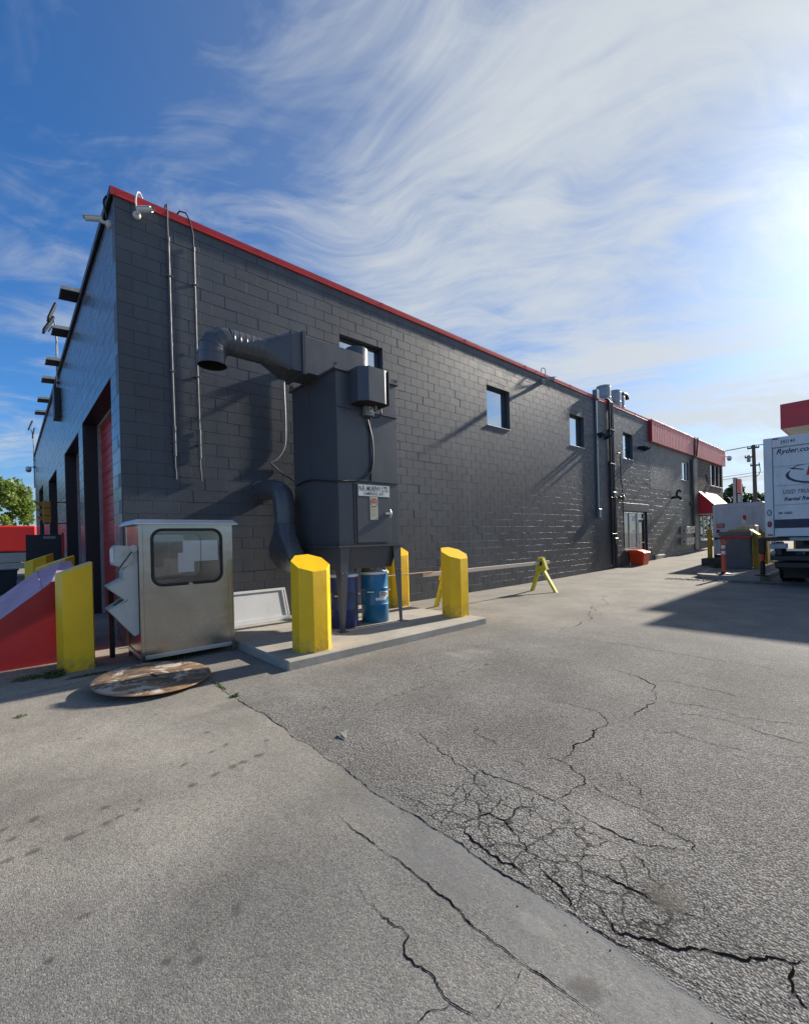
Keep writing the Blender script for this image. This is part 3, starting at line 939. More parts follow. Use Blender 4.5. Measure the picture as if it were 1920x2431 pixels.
for i_, (sx_, sy_) in enumerate(STAINS):
    s_ = random.uniform(0.016, 0.036)
    decal(sx_, sy_, s_ * random.uniform(.8, 1.4), s_ * random.uniform(.9, 1.8), random.uniform(-.5, .5), M_STAIN, 'oil_spot')
for (sx_, sy_, a_, b_) in ((6.62, -0.66, .06, .04), (6.0, -0.62, .05, .03), (7.2, 0.72, .16, .11), (7.15, 0.12, .10, .06)):
    decal(sx_, sy_, a_, b_, random.uniform(-1, 1), M_PATCHST, 'oil_patch')
for (sx_, sy_, a_, b_) in ((4.05, 0.86, .05, .16), (6.9, 0.2, .12, .08), (3.6, 1.02, .12, .05)):
    decal(sx_, sy_, a_, b_, 0.2, M_CHALK, 'pale_scuff')

# ================================================================== the workshop building
bld = thing('workshop_building', 'long two storey charcoal block building with red overhead doors and red roof trim', 'building', (0, 0, 0))
CH, CL, JT = 0.2033, 0.4064, 0.0065
H = CH * 34
WINS = [(4.05, 5.23, 4.78, 5.95), (9.12, 10.25, 4.78, 5.96), (14.0, 15.09, 4.79, 5.96), (18.70, 19.74, 4.80, 5.95), (26.48, 27.68, 4.40, 5.46)]
ENTR = (18.65, 21.30, 0.80, 2.50)
ENTD = (20.46, 21.30, 0.12, 0.80)
DOORS = [(-4.33, -0.67, 0.0, 4.30), (-8.46, -5.04, 0.0, 4.26), (-15.2, -11.3, 0.0, 4.22), (-22.3, -18.8, 0.0, 4.50)]
END_Y, OLD_Y, BR_Y, END_X = 35.3, 21.8, 29.45, -26.0


def subtract(rects, op):
    out = []
    a0, a1, c0, c1 = op
    for (u0, u1, z0, z1) in rects:
        if u1 <= a0 or u0 >= a1 or z1 <= c0 or z0 >= c1:
            out.append((u0, u1, z0, z1)); continue
        if u0 < a0: out.append((u0, a0, z0, z1))
        if u1 > a1: out.append((a1, u1, z0, z1))
        m0, m1 = max(u0, a0), min(u1, a1)
        if z0 < c0: out.append((m0, m1, z0, c0))
        if z1 > c1: out.append((m0, m1, c1, z1))
    return out


def block_rects(u0, u1, zlo, zhi, openings, splits=()):
    res = []
    for k in range(0, 34):
        za, zb = k * CH, (k + 1) * CH
        if zb <= zlo + .01 or za >= zhi - .01: continue
        za, zb = max(za, zlo), min(zb, zhi)
        cuts = [u0]
        u = u0 + (CL / 2 if k % 2 else CL)
        while u < u1 - 0.03:
            cuts.append(u); u += CL
        cuts.append(u1)
        for s in splits:
            if u0 < s < u1:
                cuts = sorted([c for c in cuts if abs(c - s) > .06] + [s])
        rr = [(a, b, za, zb) for a, b in zip(cuts[:-1], cuts[1:])]
        for op in openings:
            rr = subtract(rr, op)
        res += [r for r in rr if r[1] - r[0] > .03 and r[3] - r[2] > .03]
    return res


def block_geo(u0, u1, z0, z1, d=0.0, back=-0.009, b=0.003, tilt=(0, 0)):
    """front of one block with eased arrises: returns (u, z, depth) verts and faces"""
    j = JT / 2
    u0, u1, z0, z1 = u0 + j, u1 - j, z0 + j, z1 - j
    def dd(u, z): return d + tilt[0] * (u - (u0 + u1) / 2) + tilt[1] * (z - (z0 + z1) / 2)
    o = [(u0, z0), (u1, z0), (u1, z1), (u0, z1)]
    i = [(u0 + b, z0 + b), (u1 - b, z0 + b), (u1 - b, z1 - b), (u0 + b, z1 - b)]
    vs = [(p[0], p[1], dd(*p)) for p in i] + [(p[0], p[1], dd(*p) - b) for p in o] + [(p[0], p[1], back) for p in o]
    fs = [(0, 1, 2, 3)] + [(4 + k, 4 + (k + 1) % 4, (k + 1) % 4, k) for k in range(4)] + [(8 + k, 8 + (k + 1) % 4, 4 + (k + 1) % 4, 4 + k) for k in range(4)]
    return vs, fs


def long_map(p): return (p[2], p[0], p[1])
def front_map(p): return (p[0], -p[2], p[1])


def project(p):
    d = Vector(p) - CAM
    w = d.dot(_f)
    return (960 + F_PX * d.dot(_r2) / w, 1280 - F_PX * d.dot(_u2) / w, w)


def wall_boxes(mb, rects, amap, d0, d1):
    for (u0, u1, z0, z1) in rects:
        a = amap((u0, z0, d0)); b = amap((u1, z1, d1))
        mb.box(a[0], b[0], a[1], b[1], a[2], b[2])


# --- long side wall, painted block
ops_long = WINS[:4] + [ENTR, ENTD]
mb = MB()
rects = [(0.0, OLD_Y, 0.0, H)]
for op in ops_long: rects = subtract(rects, op)
wall_boxes(mb, rects, long_map, -0.22, -0.0065)
side_wall = B(mb, 'side_wall', M_WALL, bld, smooth=False)
allb = block_rects(0.014, OLD_Y, 0.0, H, ops_long, (11.05,))
full = [r for r in allb if abs(r[1] - r[0] - CL) < .02 and abs(r[3] - r[2] - CH) < .01]
def vis(r):
    c = (0.0, (r[0] + r[1]) / 2, (r[2] + r[3]) / 2)
    p = project(c)
    if 590 < p[0] < 945 and 800 < p[1] < 1400: return False
    if 285 < p[0] < 560 and p[1] > 1225: return False
    if p[0] < 270 or p[0] > 1915: return False
    return p[2] > 0
full = sorted([r for r in full if vis(r)], key=lambda r: -(CAM.x / ((CAM.x) ** 2 + ((r[0] + r[1]) / 2 - CAM.y) ** 2 + ((r[2] + r[3]) / 2 - CAM.z) ** 2) ** 1.5))
single = set(full[:300])
BV = []
for vmesh in range(4):
    vs, fs = block_geo(-CL / 2, CL / 2, -CH / 2, CH / 2, 0.0, b=(0.0016, 0.002, 0.0025, 0.0018)[vmesh])
    me = bpy.data.meshes.new('block')
    me.from_pydata([long_map(v) for v in vs], [], fs)
    me.materials.append(M_WALL)
    BV.append(me)
for r in full[:300]:
    o = link(bpy.data.objects.new('block', random.choice(BV)))
    o.parent = side_wall
    o.location = (random.uniform(-.0013, .0013), (r[0] + r[1]) / 2 + random.uniform(-.001, .001), (r[2] + r[3]) / 2)
    o.rotation_euler = (random.uniform(-.0015, .0015), random.uniform(-.0015, .0015), random.uniform(-.0015, .0015))
def block_field(rects, amap, name, mat, parent, flip=False, amp=.0009, b=None):
    mb = MB()
    for r in rects:
        vs, fs = block_geo(*r, d=random.uniform(-amp, amp), b=b or random.uniform(.0010, .0017), tilt=(random.uniform(-.0013, .0013), random.uniform(-.0013, .0013)))
        mb.add([amap(v) for v in vs], [f[::-1] for f in fs] if flip else fs)
    return B(mb, name, mat, parent, smooth=False, kind='stuff')
block_field([r for r in allb if r not in single], long_map, 'block_field', M_WALL, side_wall)
part('control_joint', M_BLACK, side_wall, lambda m: m.box(-.0065, -.002, 11.045, 11.055, 0, H))

# --- older worn wall with plaster above
mb = MB()
rects = subtract([(OLD_Y, BR_Y, 0.0, H - .03)], WINS[4])
wall_boxes(mb, rects, long_map, -0.22, -0.0075)
old_wall = B(mb, 'older_wall', M_WALLOLD, bld, smooth=False)
block_field(block_rects(OLD_Y + .002, BR_Y, 0.0, 3.66, []), long_map, 'block_field', M_WALLOLD, old_wall, amp=.0014)
mb = MB()
wall_boxes(mb, subtract([(OLD_Y + .004, BR_Y - .004, 3.66, 5.95)], WINS[4]), long_map, -.012, .004)
B(mb, 'plaster_coat', M_PLASTER, old_wall, smooth=False)
part('corner_pier', M_WALLOLD, old_wall, lambda m: m.box(-.01, .012, BR_Y - .62, BR_Y - .005, 0.2, 5.93))
# --- brown street end
mb = MB()
BW = [(32.3, 33.15, 4.46, 5.85), (33.42, 34.12, 4.46, 5.85), (34.36, 35.05, 4.46, 5.85), (29.85, 33.2, 1.02, 2.62)]
rects = [(BR_Y, END_Y, 0.0, H - .03)]
for op in BW: rects = subtract(rects, op)
wall_boxes(mb, rects, long_map, -0.22, -0.004)
street_end = B(mb, 'brown_brick_wall', M_BRICK, bld, smooth=False)
for (a, b_, c, d_) in BW[:3]:
    w = part('tall_window', M_BROWN, bld, lambda m: (m.box(-.09, -.05, a, a + .06, c, d_), m.box(-.09, -.05, b_ - .06, b_, c, d_), m.box(-.09, -.05, a + .06, b_ - .06, d_ - .06, d_), m.box(-.09, -.05, a + .06, b_ - .06, c, c + .06)))
    part('pane', M_GLASSD, w, lambda m: m.box(-.082, -.076, a + .06, b_ - .06, c + .06, d_ - .06))
    part('sill', M_WHITE, w, lambda m: m.box(-.09, .04, a - .04, b_ + .04, c - .06, c, .005))
shop = part('shop_window', M_ALU, bld, lambda m: [m.box(-.10, -.02, y, y + .055, 1.02, 2.62, .004) for y in (29.86, 30.62, 31.5, 32.35, 33.13)] + [m.box(-.095, -.025, 29.915, 33.13, z, z + .055) for z in (1.025, 2.56)])
part('pane', M_GLASSD, shop, lambda m: m.box(-.07, -.06, 29.9, 33.15, 1.05, 2.6))
part('sill', M_WHITE, shop, lambda m: m.box(-.1, .07, 29.78, 33.25, .94, 1.02, .006))
part('poster', M_PAPER, shop, lambda m: m.box(-.058, -.055, 30.1, 30.5, 1.35, 1.75))
for i, zt in enumerate((2.25, 1.98, 1.71, 1.44)):
    part('window_letter', M_REFLW, shop, lambda m: (m.box(-.058, -.055, 32.52, 32.95, zt - .20, zt - .15), m.box(-.058, -.055, 32.52, 32.95, zt - .03, zt + .02), m.box(-.058, -.055, 32.52, 32.62, zt - .15, zt - .03), m.box(-.058, -.055, 32.85, 32.95, zt - .15, zt - .03)))

# --- windows of the long wall
for i, (a, b_, c, d_) in enumerate(WINS):
    fm = M_DARK if i < 4 else M_WHITE
    dep = -.16 if i < 4 else -.10
    w = part('window', fm, bld, lambda m: (m.box(dep - .05, dep + .03, a, a + .045, c, d_), m.box(dep - .05, dep + .03, b_ - .045, b_, c, d_), m.box(dep - .05, dep + .03, a + .045, b_ - .045, d_ - .045, d_), m.box(dep - .05, dep + .03, a + .045, b_ - .045, c, c + .045)))
    part('reveal', M_WALL if i < 4 else M_WALLOLD, w, lambda m: (m.box(-.22, -.012, a - .012, a + .001, c, d_), m.box(-.22, -.012, b_ - .001, b_ + .012, c, d_), m.box(-.22, -.012, a, b_, d_ - .001, d_ + .012), m.box(-.22, -.012, a, b_, c - .012, c + .001)))
    part('pane', M_GLASS, w, lambda m: m.box(dep - .012, dep - .004, a + .045, b_ - .045, c + .045, d_ - .045))
    part('sill', M_ALU if i < 4 else M_WHITE, w, lambda m: m.box(dep + .03, .022, a - .005, b_ + .005, c - .004, c + .014, .003))
    if i == 4:
        part('mullion', M_WHITE, w, lambda m: m.box(dep - .03, dep + .03, a + .38, a + .46, c + .045, d_ - .045))
    if i == 3:
        part('latch', M_BLACK, w, lambda m: m.box(dep, dep + .05, b_ - .16, b_ - .05, c + .38, c + .44))

# --- entrance: shop glazing beside a door
ent = part('entrance_frame', M_ALU, bld, lambda m: (
    [m.box(-.17, -.09, y, y + .05, .82, 2.48, .003) for y in (18.66, 19.42, 20.30)],
    m.box(-.165, -.095, 18.71, 20.30, 2.43, 2.48), m.box(-.165, -.095, 18.71, 20.30, .82, .87),
    m.box(-.17, -.09, 20.40, 20.46, .14, 2.48, .003), m.box(-.17, -.09, 21.22, 21.28, .14, 2.48, .003),
    m.box(-.165, -.095, 20.46, 21.22, 2.42, 2.48), m.box(-.165, -.095, 20.46, 21.22, 2.14, 2.20)))
part('pane', M_GLASSD, ent, lambda m: (m.box(-.135, -.128, 18.71, 19.42, .87, 2.43), m.box(-.135, -.128, 19.47, 20.30, .87, 2.43), m.box(-.135, -.128, 20.46, 21.22, 2.20, 2.42)))
ed = part('entrance_door', M_DARK, ent, lambda m: (m.box(-.15, -.11, 20.46, 20.56, .14, 2.14), m.box(-.15, -.11, 21.12, 21.22, .14, 2.14), m.box(-.15, -.11, 20.56, 21.12, 2.02, 2.14), m.box(-.15, -.11, 20.56, 21.12, .14, .36)))
part('door_glass', M_GLASSD, ent, lambda m: m.box(-.134, -.128, 20.56, 21.12, .36, 2.02))
part('push_bar', M_ALU, ent, lambda m: m.box(-.11, -.07, 20.56, 21.12, 1.05, 1.09, .004))
part('notice', M_PAPER, ent, lambda m: (m.box(-.127, -.124, 19.85, 20.15, 2.05, 2.30),))
part('notice', M_PAPER, ent, lambda m: (m.box(-.127, -.124, 19.88, 20.14, 1.05, 1.35),))
part('notice', M_PAPER, ent, lambda m: (m.box(-.127, -.124, 19.86, 20.10, 1.55, 1.66),))
part('window_ledge', M_CURB, ent, lambda m: m.box(-.2, .05, 18.60, 20.42, .74, .805, .006))
part('door_step', M_CURB, ent, lambda m: m.box(-.2, .25, 20.40, 21.40, .05, .155, .01))
part('door_reveal', M_BLACK, ent, lambda m: m.box(-.22, -.011, 21.285, 21.30, .12, 2.5))
part('lintel', M_WALL, ent, lambda m: m.box(-.012, .006, 18.45, 21.55, 2.52, 2.86, .004))

# --- front facade with four overhead doors
mb = MB()
rects = [(END_X, -0.014, 0.0, H)]
for op in DOORS: rects = subtract(rects, op)
wall_boxes(mb, rects, front_map, -0.30, -0.0065)
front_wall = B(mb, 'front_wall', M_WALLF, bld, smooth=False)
fb = []
for r in block_rects(0.0, -END_X, 0.0, H, [(-b_, -a, c, d_) for (a, b_, c, d_) in DOORS]):
    fb.append((-r[1], -r[0], r[2], r[3]))
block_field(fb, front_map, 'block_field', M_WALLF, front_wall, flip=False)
for (a, b_, c, d_) in DOORS:
    dr = part('overhead_door', M_DOORRED, bld, lambda m: m.box(a, b_, .36, .42, c + .01, d_ + .3))
    nrow = int(d_ / .52) + 1
    for k in range(nrow):
        z0 = c + .02 + k * .52
        if z0 > d_: break
        part('door_panel', M_DOORRED, dr, lambda m: (m.box(a, b_, .345, .358, z0, z0 + .505, .006), [m.box(a + .06, b_ - .06, .338, .346, z0 + .05 + .14 * q, z0 + .12 + .14 * q, .003) for q in range(3)]))
    part('jamb_seal', M_SEAL, dr, lambda m: (m.box(a, a + .05, .28, .344, c, d_), m.box(b_ - .05, b_, .28, .344, c, d_), m.box(a + .05, b_ - .05, .285, .344, d_ - .06, d_)))
    part('reveal', M_DARK, dr, lambda m: (m.box(a - .012, a + .001, .012, .40, c, d_), m.box(b_ - .001, b_ + .012, .012, .40, c, d_), m.box(a, b_, .012, .40, d_ - .001, d_ + .012)))

# --- roof, far walls, trims
part('roof', M_BLACK, bld, lambda m: m.box(END_X, -.2, .3, END_Y, 6.5, 6.7))
part('rear_wall', M_WALLOLD, bld, lambda m: (m.box(END_X, -.23, END_Y - .22, END_Y, 0, H - .04),))
part('left_wall', M_WALL, bld, lambda m: (m.box(END_X - .2, END_X, .02, END_Y - .24, 0, H),))
yt = [0.0, 2.33, 5.28, 8.25, 11.2, 14.15, 17.1, 20.05, OLD_Y]
tp = [(0, 6.872), (.030, 6.868), (.034, 6.884), (.012, 6.905), (.020, 6.985), (.020, 6.998), (-.26, 7.003), (-.26, 6.95), (-.003, 6.93), (-.003, 6.90)]
for a, b_ in zip(yt[:-1], yt[1:]):
    part('trim_section', M_RED, bld, lambda m: m.prism([(p[0], p[1]) for p in tp], 'y', a - (.04 if a < .1 else 0), b_ - .006), ang=20)
    part('trim_lap', M_RED, bld, lambda m: m.prism([(p[0] + (.004 if p[0] > 0 else 0), p[1] + .002) for p in tp], 'y', b_ - .05, b_ + .012), ang=20)
part('front_edge_trim', M_BLACK, bld, lambda m: (m.box(END_X - .2, -.05, -.045, .25, 6.90, 7.04, .006), m.box(END_X - .2, -.05, -.06, -.02, 6.86, 6.90, .004)))
fas = part('red_fascia', M_REDPALE, bld, lambda m: (m.box(-.12, .10, OLD_Y - .01, END_Y + .06, 5.93, 6.90)), smooth=False)
part('fascia_cap', M_REDPALE, fas, lambda m: m.box(-.14, .165, OLD_Y - .03, END_Y + .08, 6.90, 6.985, .008))
part('fascia_end', M_DEEPRED, fas, lambda m: m.box(-.002, .15, OLD_Y - .035, OLD_Y - .012, 5.90, 6.895))
pm = None
yy = OLD_Y + .01
while yy < END_Y:
    if pm is None:
        q = MB().prism([(0.101, 0.0), (.140, .014), (.140, .186), (.101, .20)], 'z', 5.915, 6.895)
        o = B(q, 'fascia_panel', M_REDPALE, fas, smooth=False)
        pm = o.data
    else:
        o = link(bpy.data.objects.new('fascia_panel', pm)); o.parent = fas
    o.location = (0, yy, 0)
    yy += .236
# awning over the shop window
aw = part('awning', M_SALM, bld, lambda m: m.prism([(0.01, 3.93), (.78, 3.08), (.78, 3.05), (.01, 3.90)], 'y', 29.62, 33.6), smooth=False)
part('awning_side', M_VINYL, aw, lambda m: m.prism([(0.01, 3.91), (.775, 3.07), (.775, 2.56), (.01, 2.56)], 'y', 29.60, 29.618), smooth=False)
part('awning_side', M_VINYL, aw, lambda m: m.prism([(0.01, 3.91), (.775, 3.07), (.775, 2.56), (.01, 2.56)], 'y', 33.602, 33.62), smooth=False)
part('awning_valance', M_VINYL, aw, lambda m: m.box(.762, .782, 29.62, 33.6, 2.56, 3.05))
part('awning_rail', M_WHITE, aw, lambda m: (m.box(.01, .78, 29.595, 29.61, 2.52, 2.558), m.box(.76, .785, 29.61, 33.6, 2.52, 2.558)))
# base kerb of the older part
part('base_kerb', M_CURB, bld, lambda m: m.prism([(0.002, 0), (.10, 0), (.085, .30 + .09), (.002, .34 + .09)], 'y', OLD_Y + .3, BR_Y - .7), smooth=False)
# roof stacks
for (y, r, z1, lean) in ((21.5, .34, 9.05, 0), (22.75, .34, 9.05, 0), (23.5, .24, 8.95, 0)):
    st = part('exhaust_stack', M_GALV, bld, lambda m: m.lathe([(r, 6.65), (r, z1), (r - .02, z1), (r - .02, z1 - .4)], (-2.0, y, 0), 28, False))
    part('stack_band', M_GALV, st, lambda m: (m.lathe([(r + .004, z1 - .12), (r + .012, z1 - .1), (r + .004, z1 - .08)], (-2.0, y, 0), 28, False), m.lathe([(r + .004, z1 - .62), (r + .014, z1 - .6), (r + .004, z1 - .58)], (-2.0, y, 0), 28, False)))
part('gooseneck_vent', M_DARK, bld, lambda m: m.tube([(-2.0, 23.75, 6.65), (-2, 23.75, 8.85), (-2, 23.8, 9.05), (-2, 23.95, 9.17), (-2, 24.15, 9.2), (-2, 24.4, 9.17), (-2, 24.5, 9.05), (-2, 24.52, 8.95)], .10, 12))


# conduits and pipes fixed to the wall
def arc(c, r, a0, a1, n=6, plane='yz'):
    out = []
    for k in range(n + 1):
        a = a0 + (a1 - a0) * k / n
        if plane == 'yz': out.append((c[0], c[1] + r * math.cos(a), c[2] + r * math.sin(a)))
        elif plane == 'xz': out.append((c[0] + r * math.cos(a), c[1], c[2] + r * math.sin(a)))
        else: out.append((c[0] + r * math.cos(a), c[1] + r * math.sin(a), c[2]))
    return out


def conduit(y, ztop, zmid, zbot, bend):
    c = part('conduit', M_STEEL, bld, lambda m: m.tube([(.035, y, 6.52), (.035, y + .005, 4.8), (.035, y + .018, zmid)], .021, 10))
    part('conduit_sleeve', M_STEEL, c, lambda m: m.tube([(.035, y + .018, zmid + .02), (.035, y + .02, 2.98)], .026, 10))
    for (yc, za, zb, rc) in ((y + .018, zmid - .04, zmid + .04, .031), (y + .005, 4.76, 4.82, .026), (y, 6.47, 6.54, .027)):
        part('coupling', M_STEEL, c, lambda m: m.tube([(.035, yc, za), (.035, yc, zb)], rc, 10))
    part('conduit_tail', M_STEEL, c, lambda m: m.tube([(.035, y + .02, 3.0), (.034, y + .022, 2.8), (.03, y + .034, 2.7), (.02, y + .036, 2.6)], .014, 8))
    part('feed_cable', M_STEEL if bend < .05 else M_DARK, c, lambda m: m.tube([(.035, y, 6.5), (.035, y - .004, 6.75), (.05, y - .002 - bend * .25, 6.95), (.045, y - bend * .6, 7.06), (-.02, y - bend, 7.09), (-.15, y - bend * 1.2, 7.05)], .013, 8))
    for z in (5.9, 4.35, 3.2):
        part('strap', M_STEEL, c, lambda m: m.box(.0, .058, y - .035, y + .05, z, z + .02, .004))


conduit(.735, 7.04, 3.42, 2.6, .01)
conduit(1.125, 7.05, 3.42, 2.6, .19)
gc = part('riser_conduit', M_BLUEGREY, bld, lambda m: m.box(.004, .075, 16.02, 16.13, 2.5, 6.86, .01))
part('riser_box', M_BLUEGREY, gc, lambda m: m.box(.004, .12, 15.98, 16.20, 2.18, 2.52, .01))
part('riser_hood', M_BLUEGREY, gc, lambda m: m.box(-.05, .13, 15.97, 16.20, 6.84, 7.22, .015))
for k, (y, r, top) in enumerate(((17.22, .045, 6.95), (17.42, .035, 6.90), (17.55, .035, 6.92))):
    bp = part('black_pipe', M_BLACK, bld, lambda m: m.tube([(-.1, y, top + .12), (.0, y, top + .14), (.06, y, top + .05), (.06, y, top - .12), (.06, y + .03, 3.2), (.06, y + .06, 3.0), (.06, y + .06 + .02 * k, .05)], r, 10))
    for z in (5.8, 4.4, 3.0, 1.5):
        part('pipe_clamp', M_BLACK, bp, lambda m: m.box(.0, .115, y - .06, y + .12, z, z + .03, .004))
part('junction_box', M_DARK, bld, lambda m: m.box(.004, .13, 17.40, 17.70, 1.10, 1.34, .01))
part('junction_box', M_DARK, bld, lambda m: m.box(.004, .12, 17.38, 17.62, 3.02, 3.26, .01))
gp = part('gas_pipe', M_DARK, bld, lambda m: m.tube([(.0, 18.02, 4.92), (.06, 18.04, 4.94), (.06, 18.16, 4.95), (.06, 18.24, 4.90), (.06, 18.24, 3.72), (.06, 18.30, 3.62), (.06, 18.38, 3.55), (.06, 18.44, .9)], .022, 8))
part('pipe_valve', M_DARK, gp, lambda m: (m.box(.03, .12, 18.02, 18.5, 3.02, 3.10, .01), m.box(.02, .14, 18.28, 18.42, 2.98, 3.16, .01)))
for y in (18.64, 19.65, 21.22):
    part('wall_hook', M_BLACK, bld, lambda m: m.tube([(0, y, 3.88), (.07, y, 3.88), (.09, y, 3.84), (.07, y, 3.76)], .016, 6))
for k, y in enumerate((28.08, 28.35)):
    part('service_conduit', M_BLACK, bld, lambda m: m.tube([(.19 - .0 * k, y + .35 + .35 * k, 6.95), (.19, y + .35 + .30 * k, 6.9), (.17, y + .28 + .1 * k, 5.95), (.05, y + .05, 5.68), (.05, y, 5.4), (.05, y + .08, 1.9 - .35 * k), (.05, y + .10, 1.5 - .3 * k)], .035, 8))
part('conduit_arm', M_REDPALE, bld, lambda m: (m.tube([(-.2, 28.35, 7.0), (.19, 28.43, 6.97), (.19, 28.43, 6.9)], .03, 8), m.tube([(-.2, 28.8, 7.05), (.19, 29.0, 7.02), (.19, 29.0, 6.9)], .03, 8)))
part('downpipe', M_BLACK, bld, lambda m: m.tube([(.05, 28.4, .82), (.05, 28.42, .55), (.12, 28.5, .36)], .035, 8))
part('wall_socket', M_DARK, bld, lambda m: m.box(.004, .06, 27.85, 27.98, 3.02, 3.22, .01))

# ================================================================== concrete pad, dust collector, drums
PADZ = 0.115
pad = part('concrete_pad', M_CONC, None, lambda m: m.box(.06, 3.04, 1.14, 4.93, -.05, PADZ, .014), kind='structure', label='low concrete pad under the dust collector')
dc = thing('dust_collector', 'tall charcoal steel dust collector cabinet standing on legs on the concrete pad', 'dust collector', (1.4, 3.13, PADZ))
X0, X1, Y0, Y1, Z0, Z1 = .71, 2.12, 2.52, 3.745, 1.45, 4.20
body = part('cabinet', M_COLL, dc, lambda m: m.box(X0, X1, Y0, Y1, Z0, Z1, .006))
part('top_lip', M_COLL, body, lambda m: (m.box(X1, X1 + .04, Y0 - .04, Y1 + .04, Z1 - .012, Z1 + .02), m.box(X0 - .04, X0, Y0 - .04, Y1 + .04, Z1 - .012, Z1 + .02), m.box(X0, X1, Y0 - .04, Y0, Z1 - .012, Z1 + .02), m.box(X0, X1, Y1, Y1 + .04, Z1 - .012, Z1 + .02)))
part('upper_lip', M_COLL, body, lambda m: m.box(X1, X1 + .028, Y0 + .01, Y1 + .005, 3.62, 3.635))
part('middle_lip', M_COLL, body, lambda m: m.box(X1, X1 + .030, Y0 + .12, Y1 + .01, 2.485, 2.502))
part('seam_rib', M_COLL, body, lambda m: m.box(X1, X1 + .035, 3.145, 3.165, 2.50, 3.62))
part('corner_flange', M_COLL, body, lambda m: (m.box(1.30, 1.325, Y0 - .012, Y0, Z0, Z1 - .02), m.box(1.325, X1 - .005, Y0 - .004, Y0, Z0, 4.10)))
part('base_lip', M_COLL, body, lambda m: (m.box(X1, X1 + .05, Y0 - .05, Y1 + .05, 1.425, 1.452), m.box(X0 - .05, X0, Y0 - .05, Y1 + .05, 1.425, 1.452), m.box(X0, X1, Y0 - .05, Y0, 1.425, 1.452), m.box(X0, X1, Y1, Y1 + .05, 1.425, 1.452)))
def hop(m):
    for (ya, yb) in ((Y0, 3.10), (3.165, Y1)):
        m.loft([[(X0 + .03, ya + .02, 1.425), (X1 - .03, ya + .02, 1.425), (X1 - .03, yb - .02, 1.425), (X0 + .03, yb - .02, 1.425)],
                [(1.30, ya + .06, 1.06), (X1 - .16, ya + .06, 1.06), (X1 - .16, yb - .06, 1.06), (1.30, yb - .06, 1.06)]])
part('hopper', M_COLL, dc, hop, smooth=False)
part('hopper_front', M_COLL, dc, lambda m: m.add([(X1 - .02, Y0 + .1, 1.425), (X1 - .02, Y1 - .1, 1.425), (X1 - .10, Y1 - .12, 1.07), (X1 - .10, Y0 + .12, 1.07), (X1 - .03, Y0 + .1, 1.425), (X1 - .03, Y1 - .1, 1.425), (X1 - .11, Y1 - .12, 1.07), (X1 - .11, Y0 + .12, 1.07)],
     [(0, 1, 2, 3), (7, 6, 5, 4), (0, 4, 5, 1), (3, 2, 6, 7), (0, 3, 7, 4), (1, 5, 6, 2)]), smooth=False)
for (lx, sx) in ((X1 + .02, -1), (X0 - .02, 1)):
    for (ly, sy) in ((Y0 - .01, 1), (Y1 + .01, -1)):
        lg = part('leg', M_COLL, dc, lambda m: (
            m.prism([(ly, 1.425), (ly + sy * .17, 1.425), (ly + sy * .055, PADZ), (ly, PADZ)], 'x', lx, lx + sx * .010),
            m.prism([(lx + sx * .01, 1.425), (lx + sx * .17, 1.425), (lx + sx * .055, PADZ), (lx + sx * .01, PADZ)], 'y', ly, ly + sy * .010)), smooth=False)
        part('foot_plate', M_COLL, lg, lambda m: m.box(lx - .03 * -sx - .05, lx + .07, ly - .05, ly + .08, PADZ - .004, PADZ + .008))
        part('bolt', M_GALV, lg, lambda m: (m.tube([(lx + .0, ly + sy * .03, 1.02), (lx - sx * .012, ly + sy * .03, 1.02)], .010, 6), m.tube([(lx + .0, ly + sy * .10, 1.02), (lx - sx * .012, ly + sy * .10, 1.02)], .010, 6)))
# access door with plates
dr = part('access_door', M_COLL, dc, lambda m: m.box(X1 + .004, X1 + .045, 2.835, 3.53, 1.488, 2.435, .008))
part('hinge_rail', M_COLL, dc, lambda m: m.box(X1, X1 + .02, 2.80, 2.832, 1.49, 2.44))
part('latch', M_ALU, dr, lambda m: (m.box(X1 + .046, X1 + .07, 3.40, 3.55, 1.95, 1.985, .006),))
lat = part('latch_handle', M_ALU, dr, lambda m: m.tube([(X1 + .06, 3.50, 1.90), (X1 + .085, 3.50, 1.95), (X1 + .085, 3.50, 1.99), (X1 + .06, 3.50, 2.03)], .013, 8))
pl = part('maker_plate', M_SIGNW, dr, lambda m: m.box(X1 + .0455, X1 + .049, 2.862, 3.505, 2.243, 2.422))


def wall_text(txt, size, y, z, x, mat, parent, name='lettering', fit=None, **k):
    """lettering upright on a face that looks to +X, reading along +Y"""
    t = text_mb(txt, size, **k)
    a = np.array(t.v)
    w = a[:, 0].max() - a[:, 0].min()
    s = (fit / w) if fit else 1.0
    mb = MB()
    mb.add([(x, y + (p[0] - a[:, 0].min()) * s, z + p[1]) for p in t.v], t.f)
    return B(mb, name, mat, parent, smooth=False)


